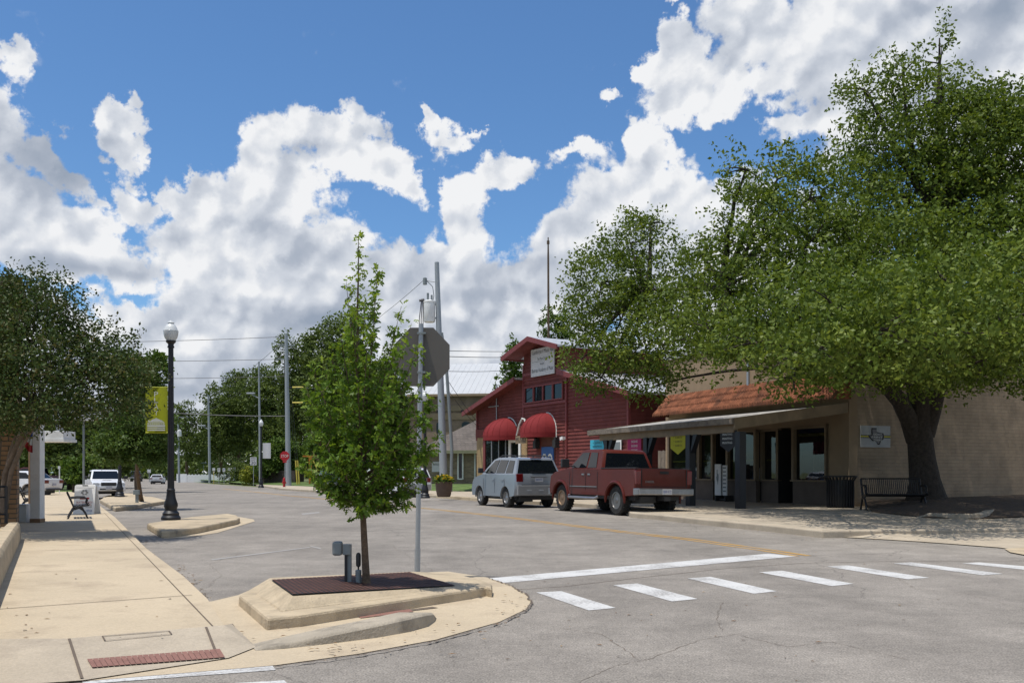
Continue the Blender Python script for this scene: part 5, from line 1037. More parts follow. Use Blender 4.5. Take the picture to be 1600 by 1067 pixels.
TR = dict(w=1.03, wb=3.72, wr=.455, zb=.6, belt=1.45, gap=.1, ww=.28, lugs=True, top=[(-1.2,.72),(-1.22,.9),(-1.2,1.46),(.95,1.47),(3.0,1.5),(3.3,1.5),(4.3,1.36),(4.58,1.24),(4.64,.75)], tuck=.02,
  cab=[(.92,1.42),(1.12,2.02),(1.25,2.1),(2.35,2.12),(2.6,2.06),(3.2,1.48)], taper=.2, side_glass=[[(1.28,1.5),(1.42,1.99),(1.86,2.01),(1.86,1.5)],[(1.98,1.5),(1.98,2.01),(2.45,2.0),(2.98,1.58),(2.98,1.5)]],
  doors=[1.12,1.92,3.05], handles=[1.7,2.1], hm='chrome', ws=[(3.2,1.48),(2.6,2.06)], rw=[(.92,1.42),(1.12,2.02)], rwin=.12, rw0=.12, mirror=(2.85,1.5), ms=1.45, spokes=8, rimf='rim_rust', rim='rim',
  ends=[('tail_light','tail_red',-1.235,.84,1.015,.98,1.4,.15),('tail_light','tail_red',-1.235,-1.015,-.84,.98,1.4,.15),('grille','plastic',4.6,-.6,.6,.85,1.15,.05),('headlight','lens',4.56,.65,.95,.95,1.15,.08),('headlight','lens',4.56,-.95,-.65,.95,1.15,.08),('front_bumper','chrome',4.58,-1.0,1.0,.55,.78,.16)], plate=(-1.4,.76))
tk, _, side_, end_ = vehicle('pickup_truck', 'worn dark red pickup truck with chunky tyres and chrome rear bumper parked before the shop', 'pickup', 'cars parked along the far kerb', G(965,805), G(879.5,798), TR, 'paint_truck', roll=rad(1.0))
mb = MB(); mb.add([(-1.38,-1.0,.66),(-1.38,1.0,.66),(-1.38,1.0,.86),(-1.38,-1.0,.86),(-1.1,-1.05,.64),(-1.1,1.05,.64),(-1.1,1.05,.86),(-1.1,-1.05,.86)], [(0,1,2,3),(4,7,6,5),(0,4,5,1),(1,5,6,2),(2,6,7,3),(3,7,4,0)]); mb.build('rear_bumper', M['chrome'], tk, smooth=0, bevel=.03)
end_('tailgate_handle', 'ink', -1.235, -.15, .15, 1.3, 1.38, .03); end_('tailgate_seam', 'ink', -1.228, -.83, .83, .9, .915, .02); end_('tow_hitch', 'plastic', -1.42, -.1, .1, .48, .6, .5)
for y in (.81, -.83): end_('tailgate_gap', 'ink', -1.23, y, y+.02, .92, 1.44, .02)
mb = MB(); text_on(mb, 'DIESEL', -.16, .16, -.03, .03, 0); mb.v = [(-1.236, .52-x, 1.06+z) for x, y, z in mb.v]; mb.build('badge', M['util_grey'], tk, smooth=0)
mb = MB(); mb.box(-.95, .85, -.85, .85, 1.40, 1.455+.03); mb.build('dark_bed_panel', M['plastic'], tk, smooth=0)  # dark panel stands in for the inside of the open bed
mb = MB()
for sg in (1, -1): mb.box(-1.2, .95, *sorted((sg*.93, sg*1.01)), 1.465, 1.495)
mb.build('bed_rail', M['plastic'], tk, smooth=0)
for sg in (1, -1):
    mb = MB(); mb.tube([(1.0,sg*1.05,.56),(1.1,sg*1.12,.5),(2.9,sg*1.12,.5),(3.0,sg*1.05,.56)], .05, 8); mb.build('running_board', M['chrome'], tk)
    mb = MB(); mb.box(1.15, 3.0, *sorted((sg*1.0, sg*1.045)), .86, .885); mb.build('body_moulding', M['util_grey'], tk, smooth=0)
    for cx in (0, 3.72): mb = MB(); mb.tube([(cx+x, sg*1.02, z) for x, z in arc(0,.455,.585,-.12,math.pi+.12,14)], [.03]+[.055]*13+[.03], 6); mb.build('wheel_arch_flare', M['paint_truck'], tk)
CARP = dict(w=.9, wb=2.7, wr=.33, zb=.3, belt=.92, top=[(-.95,.5),(-1.0,.7),(-.98,.98),(-.6,1.02),(2.3,1.0),(3.2,.85),(3.5,.7),(3.52,.42)], cab=[(-.45,.98),(.1,1.38),(.5,1.44),(1.3,1.44),(1.6,1.38),(2.35,.98)], taper=.2,
  side_glass=[[(-.2,1.02),(.2,1.34),(.75,1.36),(.75,1.02)],[(.85,1.02),(.85,1.36),(1.35,1.35),(1.95,1.05),(1.98,1.02)]], doors=[-.1,.8,1.95], handles=[.1,1.0], ws=[(2.35,.98),(1.6,1.38)], rw=[(-.45,.98),(.1,1.38)], mirror=(1.95,.98), rim='rim',
  ends=[('tail_light','tail_red',-1.02,.5,.86,.75,.92,.12),('tail_light','tail_red',-1.02,-.86,-.5,.75,.92,.12),('headlight','lens',3.42,.5,.82,.62,.75,.1),('headlight','lens',3.42,-.82,-.5,.62,.75,.1),('grille','plastic',3.5,-.45,.45,.45,.65,.05),('bumper','plastic',-1.03,-.7,.7,.35,.45,.06)], plate=(-1.025,.68))
PK = dict(w=.93, wb=3.1, wr=.39, zb=.5, belt=1.15, gap=.09, top=[(-1.15,.6),(-1.15,1.15),(.9,1.18),(2.5,1.2),(3.65,1.08),(3.95,.98),(4.0,.52)], tuck=.04, cab=[(.85,1.15),(.95,1.7),(1.1,1.76),(2.0,1.78),(2.2,1.73),(2.85,1.17)], taper=.18,
  side_glass=[[(1.0,1.22),(1.05,1.66),(1.45,1.68),(1.45,1.22)],[(1.53,1.22),(1.53,1.68),(2.05,1.67),(2.6,1.28),(2.6,1.22)]], doors=[.9,1.5,2.6], handles=[1.0,1.7], ws=[(2.85,1.17),(2.2,1.73)], rw=[(.85,1.15),(.95,1.7)], mirror=(2.5,1.2), rim='rim',
  ends=[('grille','plastic',3.96,-.42,.42,.82,1.02,.05),('headlight','lens',3.93,.55,.85,.82,1.0,.06),('headlight','lens',3.93,-.85,-.55,.82,1.0,.06),('front_bumper','paint_white',3.95,-.9,.9,.55,.78,.12),('lower_grille','plastic',4.05,-.5,.5,.58,.66,.03),('fog_light','plastic',4.05,.62,.8,.58,.7,.03),('fog_light','plastic',4.05,-.8,-.62,.58,.7,.03),('tail_light','tail_red',-1.17,.78,.92,.8,1.1,.1),('tail_light','tail_red',-1.17,-.92,-.78,.8,1.1,.1),('hood_scoop','plastic',3.1,-.25,.25,1.12,1.15,.1)], plate=(4.085,.7))
def put(sp, name, label, cat, origin, head, paint, s=1.0, group=None):
    h = Vector((head[0], head[1], 0)).normalized(); left = Vector((-h.y, h.x, 0)); o = Vector(origin); rl = o+left*(sp['w']-.12)*s
    return vehicle(name, label, cat, group, rl, rl+h, sp, paint, s)
# white pickup nose-on at left: origin is its rear axle, front bumper about 4.6 m nearer
hw_ = Vector((.5, -.866, 0)); fp = G(171, 781.5); put(PK, 'pickup_truck', 'white pickup truck with black grille facing the camera by the lamp island', 'pickup', fp-hw_*3.1*.84+Vector((-.95,1.9,0)), hw_, 'paint_white', .84)
bp = G(142, 764); put(SUV, 'suv', 'dark blue SUV parked behind the white pickup', 'SUV', bp-hw_*1.8, hw_, 'paint_dark', .9)
put(CARP, 'parked_car', 'white car half hidden behind the white canopy post', 'car', G(74, 776)+Vector((-.85,.6,0)), (-1, .12), 'paint_white', 1.0)
put(PK, 'pickup_truck', 'dark maroon pickup truck behind the white canopy post', 'pickup', G(104, 766)+Vector((-1.0,0,0)), (-1, .1), 'paint_maroon', .98)
put(CARP, 'driving_car', 'white car driving away down the far street', 'car', G(245, 756), (-.25, 1), 'paint_white', .78)
put(SUV, 'suv', 'small dark van far down the street left of the white car', 'van', G(212, 752), (-.3, 1), 'paint_dark', .8)
vehicle('parked_car', 'blue car parked beyond the young tree', 'car', 'cars parked along the far kerb', G(507,771.2), G(492,769.7), dict(SUV, ends=SUV['ends']), 'paint_blue', .82)
vehicle('parked_car', 'white car parked by the far lamp post behind the young tree', 'car', 'cars parked along the far kerb', G(626,776.6), G(603,774.4), dict(SUV), 'paint_white', .82)
# ================================================================ STREET LAMPS
LG = 'black street lamps with acorn globes'
def street_lamp(base, h, label):
    e = empty('street_lamp', base, 0, label, 'street lamp', LG); k = h/5.04; mb = MB()
    flu = lambda a, z: 1+.035*math.cos(a*12)
    mb.lathe([(.235,0),(.24,.06),(.2,.12),(.205,.17),(.15,.24),(.15,.3),(.17,.35),(.165,.42),(.12,.55),(.1,.72),(.105,.76),(.085,.8)], n=28); mb.build('base', M['lamp_black'], e, smooth=30)
    mb = MB(); mb.lathe([(.082,.8*1),(.078,1.2),(.062,h-.72*k),(.062,h-.68*k)], n=48, fn=flu); mb.build('post', M['lamp_black'], e, smooth=30)
    mb = MB(); mb.lathe([(.062,h-.7*k),(.085,h-.69*k),(.085,h-.66*k),(.07,h-.64*k),(.07,h-.6*k),(.12,h-.55*k),(.125,h-.52*k),(.1,h-.51*k)], n=24); mb.build('collar', M['lamp_black'], e, smooth=30)
    mb = MB(); mb.lathe([(.1,h-.52*k),(.15,h-.44*k),(.175,h-.34*k),(.18,h-.26*k),(.17,h-.255*k),(.15,h-.2*k),(.11,h-.12*k),(.07,h-.09*k),(.07,h-.07*k),(.09,h-.06*k),(.06,h-.03*k),(.03,h-.02*k),(.02,h)], n=32, fn=lambda a, z: 1+.02*math.cos(a*16)); mb.build('globe', M['globe'], e, smooth=40)
    return e
l1 = G(267, 812, zl); street_lamp(l1, 5.05, 'nearest black street lamp with white acorn globe on the kerbed island, beside the yellow banner')
l2 = G(187, 776, zl); street_lamp(l2, 5.0, 'black street lamp post in front of the white pickup')
l3 = G(408, 762, .12); street_lamp(l3, 107/F*l3.y, 'far black street lamp with a blank white banner')
l4 = G(664, 778, .15); street_lamp(l4, 5.05, 'black street lamp half hidden behind the stop sign pole')
# banner PLAY
def banner(px0, px1, py0, py1, Y, label, cm, pole_x):
    p = A(px0, py1, Y); q = A(px1, py0, Y); w, h = q.x-p.x, q.z-p.z; e = empty('lamp_banner', p, 0, label, 'banner')
    mb = MB(); n = 10; mb.loft([[(w*i/n, y+.02*math.sin(3*i/n*2), zz) for i in range(n+1)]+[(w*i/n, y+.02*math.sin(3*i/n*2)+.008, zz) for i in range(n, -1, -1)] for y, zz in ((0,0),(0,h))]); mb.build('cloth', M[cm], e, smooth=40)
    mb = MB(); mb.tube([(0,0,h),(w+(pole_x-px1)/F*Y+.12,0,h)], .014, 6); mb.tube([(0,0,0),(w+(pole_x-px1)/F*Y,0,0)], .02 if cm == 'lime' else .014, 6); mb.build('banner_arm', M['lamp_black'] if cm != 'lime' else M['lime'], e)
    return e, w, h
e, w, h = banner(227.5, 262, 605, 676, l1.y, 'lime yellow banner reading PLAY above a white building drawing on the nearest lamp', 'lime', 266)
mb = MB()
for i, c in enumerate('PLAY'): text_on(mb, c, .41*w, .59*w, h*(.79-.135*i), h*(.9-.135*i), -.03)
x0, x1 = .1*w, .9*w
for za_, zb_ in ((.045,.075),(.095,.115),(.13,.17)): mb.box(x0, x1, -.034, -.03, za_*h, zb_*h)
for k in range(9): mb.box(x0+(x1-x0)*(k+.15)/9, x0+(x1-x0)*(k+.7)/9, -.034, -.03, .18*h, .22*h)
mb.box(.16*w, .86*w, -.034, -.03, .23*h, .245*h); mb.add([(.2*w,-.032,.25*h),(.8*w,-.032,.25*h),(.62*w,-.032,.3*h),(.35*w,-.032,.3*h)], [(0,1,2,3)]); mb.add([(.4*w,-.033,.3*h),(.6*w,-.033,.3*h),(.5*w,-.033,.325*h)], [(0,1,2)])
for k in (.12,.26,.7): mb.add([(k*w,-.034,.245*h),((k+.1)*w,-.034,.245*h),((k+.05)*w,-.034,.285*h)], [(0,1,2)])
mb.build('lettering', M['letter_white'], e, smooth=0)
banner(410.5, 423, 692, 716, l3.y, 'blank white banner on the far street lamp', 'sign_white', 408)
# ================================================================ NEAR ISLAND THINGS
sb = G(652, 892, .12); e = empty('stop_sign', sb, 0, 'grey back of the large octagonal stop sign on its pole at the near island', 'sign'); Ys = sb.y
top = A(658, 506, Ys)-sb
mb = MB(); mb.tube([(0,0,-.05), (top.x, 0, top.z)], .03, 14); mb.build('post', M['galv'], e)
mb = MB(); mb.tube([(0,0,-.05),(top.x*.09,0,top.z*.09)], .036, 14); mb.build('sleeve', M['galv'], e)
cxs, czs = (A(658.5, 557, Ys)-sb).x, (A(658.5, 557, Ys)-sb).z; r = 46/F*Ys/math.cos(math.pi/8); mb = MB()
oc = [(cxs+r*math.cos(math.pi/8+math.pi/4*k)*.95, .045, czs+r*math.sin(math.pi/8+math.pi/4*k)) for k in range(8)]; mb.extr(oc, (0, .005, 0)); sp_ = mb.build('sign_panel', M['sign_back'], e, smooth=0)
mb = MB(); mb.extr([((x-cxs)*.97+cxs, .0505, (z-czs)*.97+czs) for x, y, z in oc], (0, .002, 0)); mb.mi = 1; text_on(mb, 'STOP', cxs-r*.68, cxs+r*.68, czs-r*.28, czs+r*.28, .056, flip=-1); mb.build('sign_face', [M['stop_red'], M['sign_white']], sp_, smooth=0)
mb = MB()
for zz in (czs+r*.72, czs-r*.5): mb.box(cxs-.05, cxs+.05, -.04, .045, zz-.012, zz+.012)
mb.box(cxs+.03,cxs+.06,-.05,-.01,czs+r*.7,czs+r*.74); mb.build('bracket', M['util_grey'], e, smooth=0)
b = G(544, 911, zt); Yb = b.y; ub = b; e = empty('outlet_post', b, 0, 'grey electrical boxes on a short post beside the young tree', 'electrical box')
def U(px, py): p = A(px, py, Yb)-b; return p.x, p.z
x0, _ = U(540.5, 900); x1, z1 = U(549, 850); mb = MB(); mb.box(x0, x1, -.03, .03, 0, z1); mb.build('post', M['util_grey'], e, smooth=0, bevel=.004)
x0, z0 = U(537, 866); x1, z1 = U(549.5, 849); mb = MB(); mb.box(x0, x1, -.07, -.031, z0, z1); mb.build('switch_box', M['util_grey'], e, smooth=0, bevel=.008)
x0, z0 = U(521, 867); x1, z1 = U(536.5, 845); mb = MB(); mb.box(x0, x1-.005, -.09, .03, z0, z1); mb.build('outlet_cover', M['util_grey'], e, smooth=0, bevel=.025)
x0, z0 = U(540, 911); x1, z1 = U(543.5, 866); mb = MB(); mb.box(x0-.004, x1, -.045, -.031, z0, z1); mb.build('conduit', M['plastic'], e, smooth=0)
b = G(560, 911.5, zt); Yb = b.y; e = empty('bollard_light', b, 0, 'small black capsule light on a grey stub next to the young tree trunk', 'garden light')
k_ = Yb/F; mb = MB(); mb.lathe([(4.4*k_,0),(4.4*k_,14*k_),(4.8*k_,14*k_),(4.8*k_,21*k_),(2.5*k_,22*k_)], n=20); mb.build('stub', M['util_grey'], e)
mb = MB(); mb.lathe([(1.2*k_,22*k_),(1.4*k_,26*k_),(3.6*k_,28*k_),(3.9*k_,32*k_),(3.9*k_,44*k_),(3.2*k_,47*k_),(1.5*k_,48.5*k_)], n=20); mb.build('head', M['plastic'], e)
b = G(214, 785, zl); e = empty('meter_box', b, 0, 'small grey box on a post beside the small street tree', 'electrical box'); mb = MB(); mb.box(-.05,.05,-.04,.04,0,.32); mb.build('post', M['util_grey'], e, smooth=0); mb = MB(); mb.box(-.13,.1,-.07,.07,.32,.5); mb.build('box', M['util_grey'], e, smooth=0, bevel=.01)
# ================================================================ POLES AND WIRES
PG = 'tall grey utility poles'
def pole(px0, py0, px1, py1, Y, w0, w1, label, arm=None, gz=0.0):
    b = A(px0, 738, Y); b.z = gz; t = A(px1, py1, Y)-b; k = Y/F; e = empty('utility_pole', b, 0, label, 'utility pole', PG)
    mb = MB(); mb.tube([Vector((0,0,-.1)), t*.5, t], [w0*k/2, (w0+w1)*k/4, w1*k/2], 14); mb.build('pole', M['pole_steel'], e)
    if arm:
        p = A(*arm, Y)-b; s_ = Vector((t.x*(p.z-.4)/t.z, 0, p.z-.4)); mb = MB(); mb.tube([s_, s_+(Vector((p.x,0,p.z+.15))-s_)*.6, Vector((p.x+.4,0,p.z+.1))], .05, 6); ar = mb.build('lamp_arm', M['pole_steel'], e)
        mb = MB(); mb.box(p.x-.1, p.x+.75, -.18, .18, p.z, p.z+.17); mb.build('lamp_head', M['galv'], ar, smooth=0, bevel=.05)
    return e, b, t
pb, bb, tt = pole(694, 765, 682.5, 410, 58, 13, 7, 'biggest grey pole with a white transformer behind the stop sign')
Yp = 58
def PBL(px, py): return A(px, py, Yp)-bb
c = PBL(671, 487); rr = 9/F*Yp; hh = 33/F*Yp; mb = MB(); mb.lathe([(rr*.9,-hh/2),(rr,-hh/2+.08),(rr,hh/2-.12),(rr*1.04,hh/2-.1),(rr*1.04,hh/2-.02),(rr*.6,hh/2+.05)], (c.x, 0, c.z), 24); tf = mb.build('transformer', M['white_old'], pb)
mb = MB(); mb.tube([(c.x-.1,0,c.z+hh/2),(c.x-.1,0,c.z+hh/2+.5)], .07, 8); mb.tube([(c.x+.15,-.15,c.z+hh/2),(c.x+.15,-.15,c.z+hh/2+.35)], .06, 8); mb.build('bushing', M['util_grey'], tf)
for dz in (-.45, .4): mb = MB(); mb.box(c.x+rr*.9, PBL(683,480).x+.1, -.06, .06, c.z+dz, c.z+dz+.1); mb.build('bracket', M['galv'], pb, smooth=0)
mb = MB(); a = PBL(682,441); b_ = PBL(664,436); mb.tube([a, b_+Vector((0.1,0,-.1))], .03, 6); mb.build('standoff_arm', M['galv'], pb)
mb = MB(); mb.tube([b_+Vector((0,0,-.35)), b_+Vector((0,0,.05)), b_+Vector((0,0,.1))], [.13,.13,.04], 8); mb.tube([b_+Vector((.1,0,-.1)), PBL(676,448), PBL(678,462), PBL(675,478)], .025, 5); mb.build('cutout', M['util_grey'], pb)
mb = MB(); mb.tube([Vector((.42,-.1,0)), PBL(706,700), PBL(702,640), PBL(698,580), PBL(690,520)], .1, 8); mb.build('riser_pipe', M['util_grey'], pb)
mb = MB()
for dx in (-3,0,3): mb.tube([PBL(660+dx*.5,470), PBL(658+dx,500), PBL(659+dx,560)], .03, 5)
mb.tube([PBL(655,470), PBL(663,468)], .08, 6); mb.build('cable_bundle', M['wire'], pb)
p2, b2, t2 = pole(451, 757, 447, 522, 84, 9, 5, 'tall grey utility pole beside the far stop sign and the hydrant')
mb = MB(); q = A(448,540,84)-b2; mb.box(q.x-.6, q.x+.7, -.08, .08, q.z-.06, q.z+.06); q = A(448,561,84)-b2; mb.box(q.x-1.0, q.x+.2, -.06, .06, q.z-.05, q.z+.05); mb.build('crossarm', M['util_grey'], p2, smooth=0)
pole(407, 755, 404.5, 565, 92, 4.5, 2.5, 'thin grey pole with a street light arm behind the white-bannered lamp', (387, 616))
pole(328, 752, 325.5, 617, 120, 4.5, 2.6, 'slim grey pole with a small lamp arm at the road bend', (312, 666))
p5, b5, t5 = pole(280, 750, 278, 648, 125, 3.5, 2.2, 'farthest grey pole with a pale transformer right of the near street lamp')
q = A(281.5, 677, 125)-b5; mb = MB(); mb.lathe([(.26,-.4),(.28,.35),(.15,.42)], (q.x, -.3, q.z), 14); mb.build('transformer', M['white_old'], p5)
m_, bm_, tm_ = None, None, None
b = A(858, 738, 82); b.z = 0; t = A(856.5, 371, 82)-b; e = empty('antenna_mast', b, 0, 'bare rusty mast rising behind the red hall', 'mast'); mb = MB(); mb.tube([Vector((0,0,0)), t*.92, t], [.13,.09,.05], 10); mb.tube([t+Vector((0,0,-.6)), t+Vector((0,0,-.3))], .12, 8); mb.build('mast', M['bark'], e)
def wire(pts, label, r=.022, n=14, sag=.02):
    P = []
    for i in range(len(pts)-1):
        a, b = pts[i], pts[i+1]; L = (b-a).length
        for k in range(n+(i == len(pts)-2)): t = k/n; P.append(a.lerp(b, t)-Vector((0,0,4*sag*L*t*(1-t))))
    o = P[0].copy(); mb = MB(); mb.tube([p-o for p in P], r, 4); ob = mb.build('overhead_wire', M['wire'], None); ob.location = o; return tag(ob, label, 'wire', 'overhead wires')
def AA(px, py, Y): return A(px, py, Y)
wire([AA(447,526,84), AA(404.5,566,92), AA(325,620,120)], 'overhead wire from the tall pole down along the far poles, topmost', sag=.012)
wire([AA(448,543,84), AA(405,586,92), AA(326,640,120)], 'overhead wire between the tall pole and the far poles, lower strand', sag=.014)
wire([AA(447,526,84), AA(150,535,84)], 'topmost wire running left from the tall pole across the sky', sag=.004)
wire([AA(448,561,84), AA(150,565,84)], 'middle wire running left from the tall pole', sag=.003)
wire([AA(447,588,84), AA(150,592,84)], 'low wire crossing behind the yellow banner', sag=.003)
wire([AA(447,650,84), AA(200,640,84)], 'lowest cable bundle crossing the far trees', r=.04, sag=.012)
wire([AA(664,436,58), AA(600,490,70), AA(560,520,78)], 'slanting wire left of the transformer pole', r=.018, sag=.004)
wire([AA(697,548,58), AA(860,548,90)], 'upper wire right of the big pole towards the red hall', r=.02, sag=.002)
wire([AA(698,557,58), AA(860,556,90)], 'second wire right of the big pole', r=.022, sag=.003)
wire([AA(699,580,58), AA(800,578,80)], 'third wire right of the big pole', r=.018, sag=.003)
wire([AA(697,590,58), AA(748,662,61.5)], 'service wire slanting from the big pole to the red hall wall', r=.02, sag=.02)
wire([AA(698,606,58), AA(748,668,61.5)], 'lower service wire slanting to the red hall', r=.02, sag=.03)
wire([AA(448,605,84), AA(560,608,70)], 'wire entering the bright tree right of the tall pole', r=.02, sag=.002)
for py in (605, 629):
    a = AA(457, py, 82); mb = MB(); mb.tube([Vector((0,0,0)), Vector((.95,0,0))], .07, 6); o = mb.build('wire_guard', M['guy_yellow'], None); o.location = a; tag(o, 'yellow sleeve on the %s wire right of the tall pole' % ('upper' if py == 605 else 'lower'), 'wire guard')
for i, (xa, xb) in enumerate(((462,464.5),(465,468))):
    a = G(xb, 759, .1); t = A(xa, 719, a.y)-a; mb = MB(); mb.tube([Vector((0,0,0)), t], .07, 8); o = mb.build('guy_guard', M['guy_yellow'], None); o.location = a; tag(o, ('left' if i == 0 else 'right')+' of the two slanting yellow guy wire guards by the hydrant', 'guy guard')
    a2 = a+t; wire([a2, AA(450, 560 if i else 600, 84)], 'guy wire above the %s yellow guard' % ('right' if i else 'left'), r=.015, sag=0)
# ================================================================ LEFT SIDE BUILDING AND FRONTAGE
L = Frame((-10.3, 19.3), (-.43, .903))      # local x runs up the street, local y to the left (into the building)
LB = Vector((-10.3, 19.3, 0)); lrz = math.atan2(.903, -.43)
e = empty('brick_building', LB, lrz, 'tan brick building with stepped piers at the left edge, behind the crape myrtle', 'building')
mb = MB(); mb.box(0, .9, 0, 6, .08, 5.2); mb.build('pier', M['tan_brick'], e, smooth=0)
mb = MB(); mb.box(.9, 4.2, .3, 6, .08, 5.0); mb.build('wall', M['yellow_brick'], e, smooth=0)
mb = MB(); mb.box(4.2, 4.6, .15, 6, .08, 4.9); mb.build('corner_trim', mat('sage', (.2,.2,.16), .7), e, smooth=0)
mb = MB(); mb.box(-.05, 4.7, -.1, 6, 5.2, 5.4); mb.build('coping', M['tan_trim'], e, smooth=0)
# white post and canopy
b = G(58.5, 816, wz); Yp = b.y; e = empty('white_post', b, 0, 'peeling white square post with rust at its foot on the left pavement', 'post')
mb = MB(); w_ = 7.7/F*Yp; mb.box(-w_, w_, -w_, w_, .09, 2.55); mb.build('shaft', M['white_old'], e, smooth=0, bevel=.01)
mb = MB(); mb.box(-w_-.006, w_+.006, -w_-.006, w_+.006, 0, .1); mb.build('rusty_foot', M['rim_rust'], e, smooth=0)
mb = MB(); mb.box(-w_*1.6, w_*1.6, -w_*1.6, w_*1.6, 2.55, 2.65); mb.build('capital', M['white_old'], e, smooth=0)
cp0, cp1 = A(40, 690, 27), A(99, 670.5, 27)
e = empty('white_canopy', (cp0.x, cp0.y, 0), 0, 'small flat white canopy on a rusty post left of the sandwich board', 'canopy')
mb = MB(); W_ = cp1.x-cp0.x; mb.box(0, W_, 0, .75, cp0.z+.08, cp1.z-.05); mb.build('slab', M['white_old'], e, smooth=0, bevel=.01)
mb = MB(); mb.box(-.02, W_+.03, -.03, .78, cp0.z, cp0.z+.08); mb.build('drip_edge', M['white_old'], e, smooth=0)
mb = MB(); mb.box(A(79,700,28.5).x-cp0.x-.1, A(79,700,28.5).x-cp0.x+.07, 1.0-.62, 1.0-.42, .08, cp0.z); mb.build('post', M['rim_rust'], e, smooth=0)
mb = MB(); mb.box(A(82.6,700,28.5).x-cp0.x-.06, A(82.6,700,28.5).x-cp0.x+.03, .4, .55, .08, cp0.z); mb.build('downpipe', M['white_old'], e, smooth=0)
mb = MB(); mb.box(W_*.66, W_*.74, .3, .6, cp1.z-.05, cp1.z+.15); mb.build('vent', M['galv'], e, smooth=0)
b = G(33.5, 816, wz); e = empty('white_box', b, 0, 'plain white box standing at the foot of the brick building', 'box'); k = b.y/F
mb = MB(); mb.box(-7.3*k, 7.3*k, 0, .35, 0, 27*k); mb.build('body', M['white_old'], e, smooth=0, bevel=.01); mb = MB(); mb.box(-7.6*k, 7.6*k, -.01, .36, 27*k, 28.5*k); mb.build('lid', M['white'], e, smooth=0)
# bunting flag
p = A(51, 708, 21.5); k = 21.5/F; e = empty('bunting_flag', p, 0, 'red, white and blue bunting flag hanging by the white post', 'flag')
mb = MB(); 
for mi, r0, r1 in ((0, 18, 12), (1, 12, 6), (2, 6, 0)):
    mb.mi = mi; n = 10
    a = [(-r0*k*math.sin(math.pi/2*i/n)*1.0, .02*math.sin(i*2), 35*k-r0*k*1.9*math.cos(math.pi/2*i/n)) for i in range(n+1)]; b_ = [(-r1*k*math.sin(math.pi/2*i/n), .02*math.sin(i*2), 35*k-r1*k*1.9*math.cos(math.pi/2*i/n)) for i in range(n+1)]
    mb.loft([a, b_], cap=False, closed=False)
mb.build('cloth', [M['hyd'], M['letter_white'], M['ink_blue']], e, smooth=0)
mb = MB(); mb.tube([(-22*k,0,36*k),(2*k,0,36*k)], .012, 6); mb.build('staff', M['white_old'], e)
# accountant's sign on its pole
b = A(128, 738, 36); b.z = .05; e = empty('office_sign', b, 0, 'white office sign panel seen through the leaves above the parked cars', 'sign')
def SP(px, py): p = A(px, py, 36)-b; return p.x, p.z
x0, z0 = SP(83, 657); x1, z1 = SP(176, 634); mb = MB(); mb.box(x0, x1, -.1, .1, z0, z1); mb.build('panel', M['sign_white'], e, smooth=0)
mb = MB(); zm = z0+(z1-z0)*.5; mb.box(x0, x1, -.108, -.101, zm-.015, zm+.015); text_on(mb, 'The Accountant', x0+.15, x1-.2, zm+.05, z1-.06, -.105); text_on(mb, 'aa-cpa.com', x0+(x1-x0)*.52, x1-.15, z0+.06, zm-.05, -.105); mb.build('lettering', M['ink'], e, smooth=0)
mb = MB(); mb.tube([(0,.15,0),(0,.15,z1)], .04, 10); mb.tube([(x0+.1,.15,z0+.1),(x1-.1,.15,z0+.1)], .035, 6); mb.build('pole', M['util_grey'], e)
# planter wall and iron fence at the left edge
mb = MB(); rings = []
pth = [(33,843),(28,856),(21,872),(13,890),(3,915),(-12,950),(-40,1010),(-80,1100)]
P = [G(x, y, .09) for x, y in pth]
for i, p in enumerate(P):
    d = (P[min(i+1, len(P)-1)]-P[max(i-1, 0)]).normalized(); n = Vector((d.y, -d.x, 0))
    if n.x > 0: n = -n
    h = .36 if i else .33; rings.append([p, p+Vector((0,0,h-.05))+n*.01, p+Vector((0,0,h))+n*.05, p+Vector((0,0,h))+n*.2, p+Vector((0,0,h-.08))+n*.22, p+Vector((0,0,h-.08))+n*.34, p+Vector((0,0,h+.06))+n*.36, p+Vector((0,0,h+.06))+n*.6, p+n*.62])
mb.loft(rings); o = mb.build('planter_wall', M['curb'], smooth=40); tag(o, 'curved low concrete planter wall at the left edge of the pavement', 'wall')
fb = A(0, 738, 17.2); fb.z = .5; e = empty('iron_fence', fb, 0, 'black iron fence on the low wall at the left edge', 'fence')
a = A(9.5, 760, 17.6)-fb; bq = Vector((-1.5, -2.2, a.z)); 
f0 = Vector((a.x, a.y, 0)); f1 = Vector((-1.4, -2.4, 0)); hz = a.z
mb = MB(); mb.tube([f0+Vector((0,0,hz)), f1+Vector((0,0,hz))], .025, 6); mb.tube([f0+Vector((0,0,.06)), f1+Vector((0,0,.06))], .02, 6); mb.tube([f0+Vector((0,0,hz-.2)), f1+Vector((0,0,hz-.2))], .018, 6); mb.build('rail', M['black'], e)
for i in range(22): q = f0.lerp(f1, i/21); mb = MB(); mb.tube([q+Vector((0,0,-.1)), q+Vector((0,0,hz))], .014 if i else .03, 6); mb.build('picket', M['black'], e)
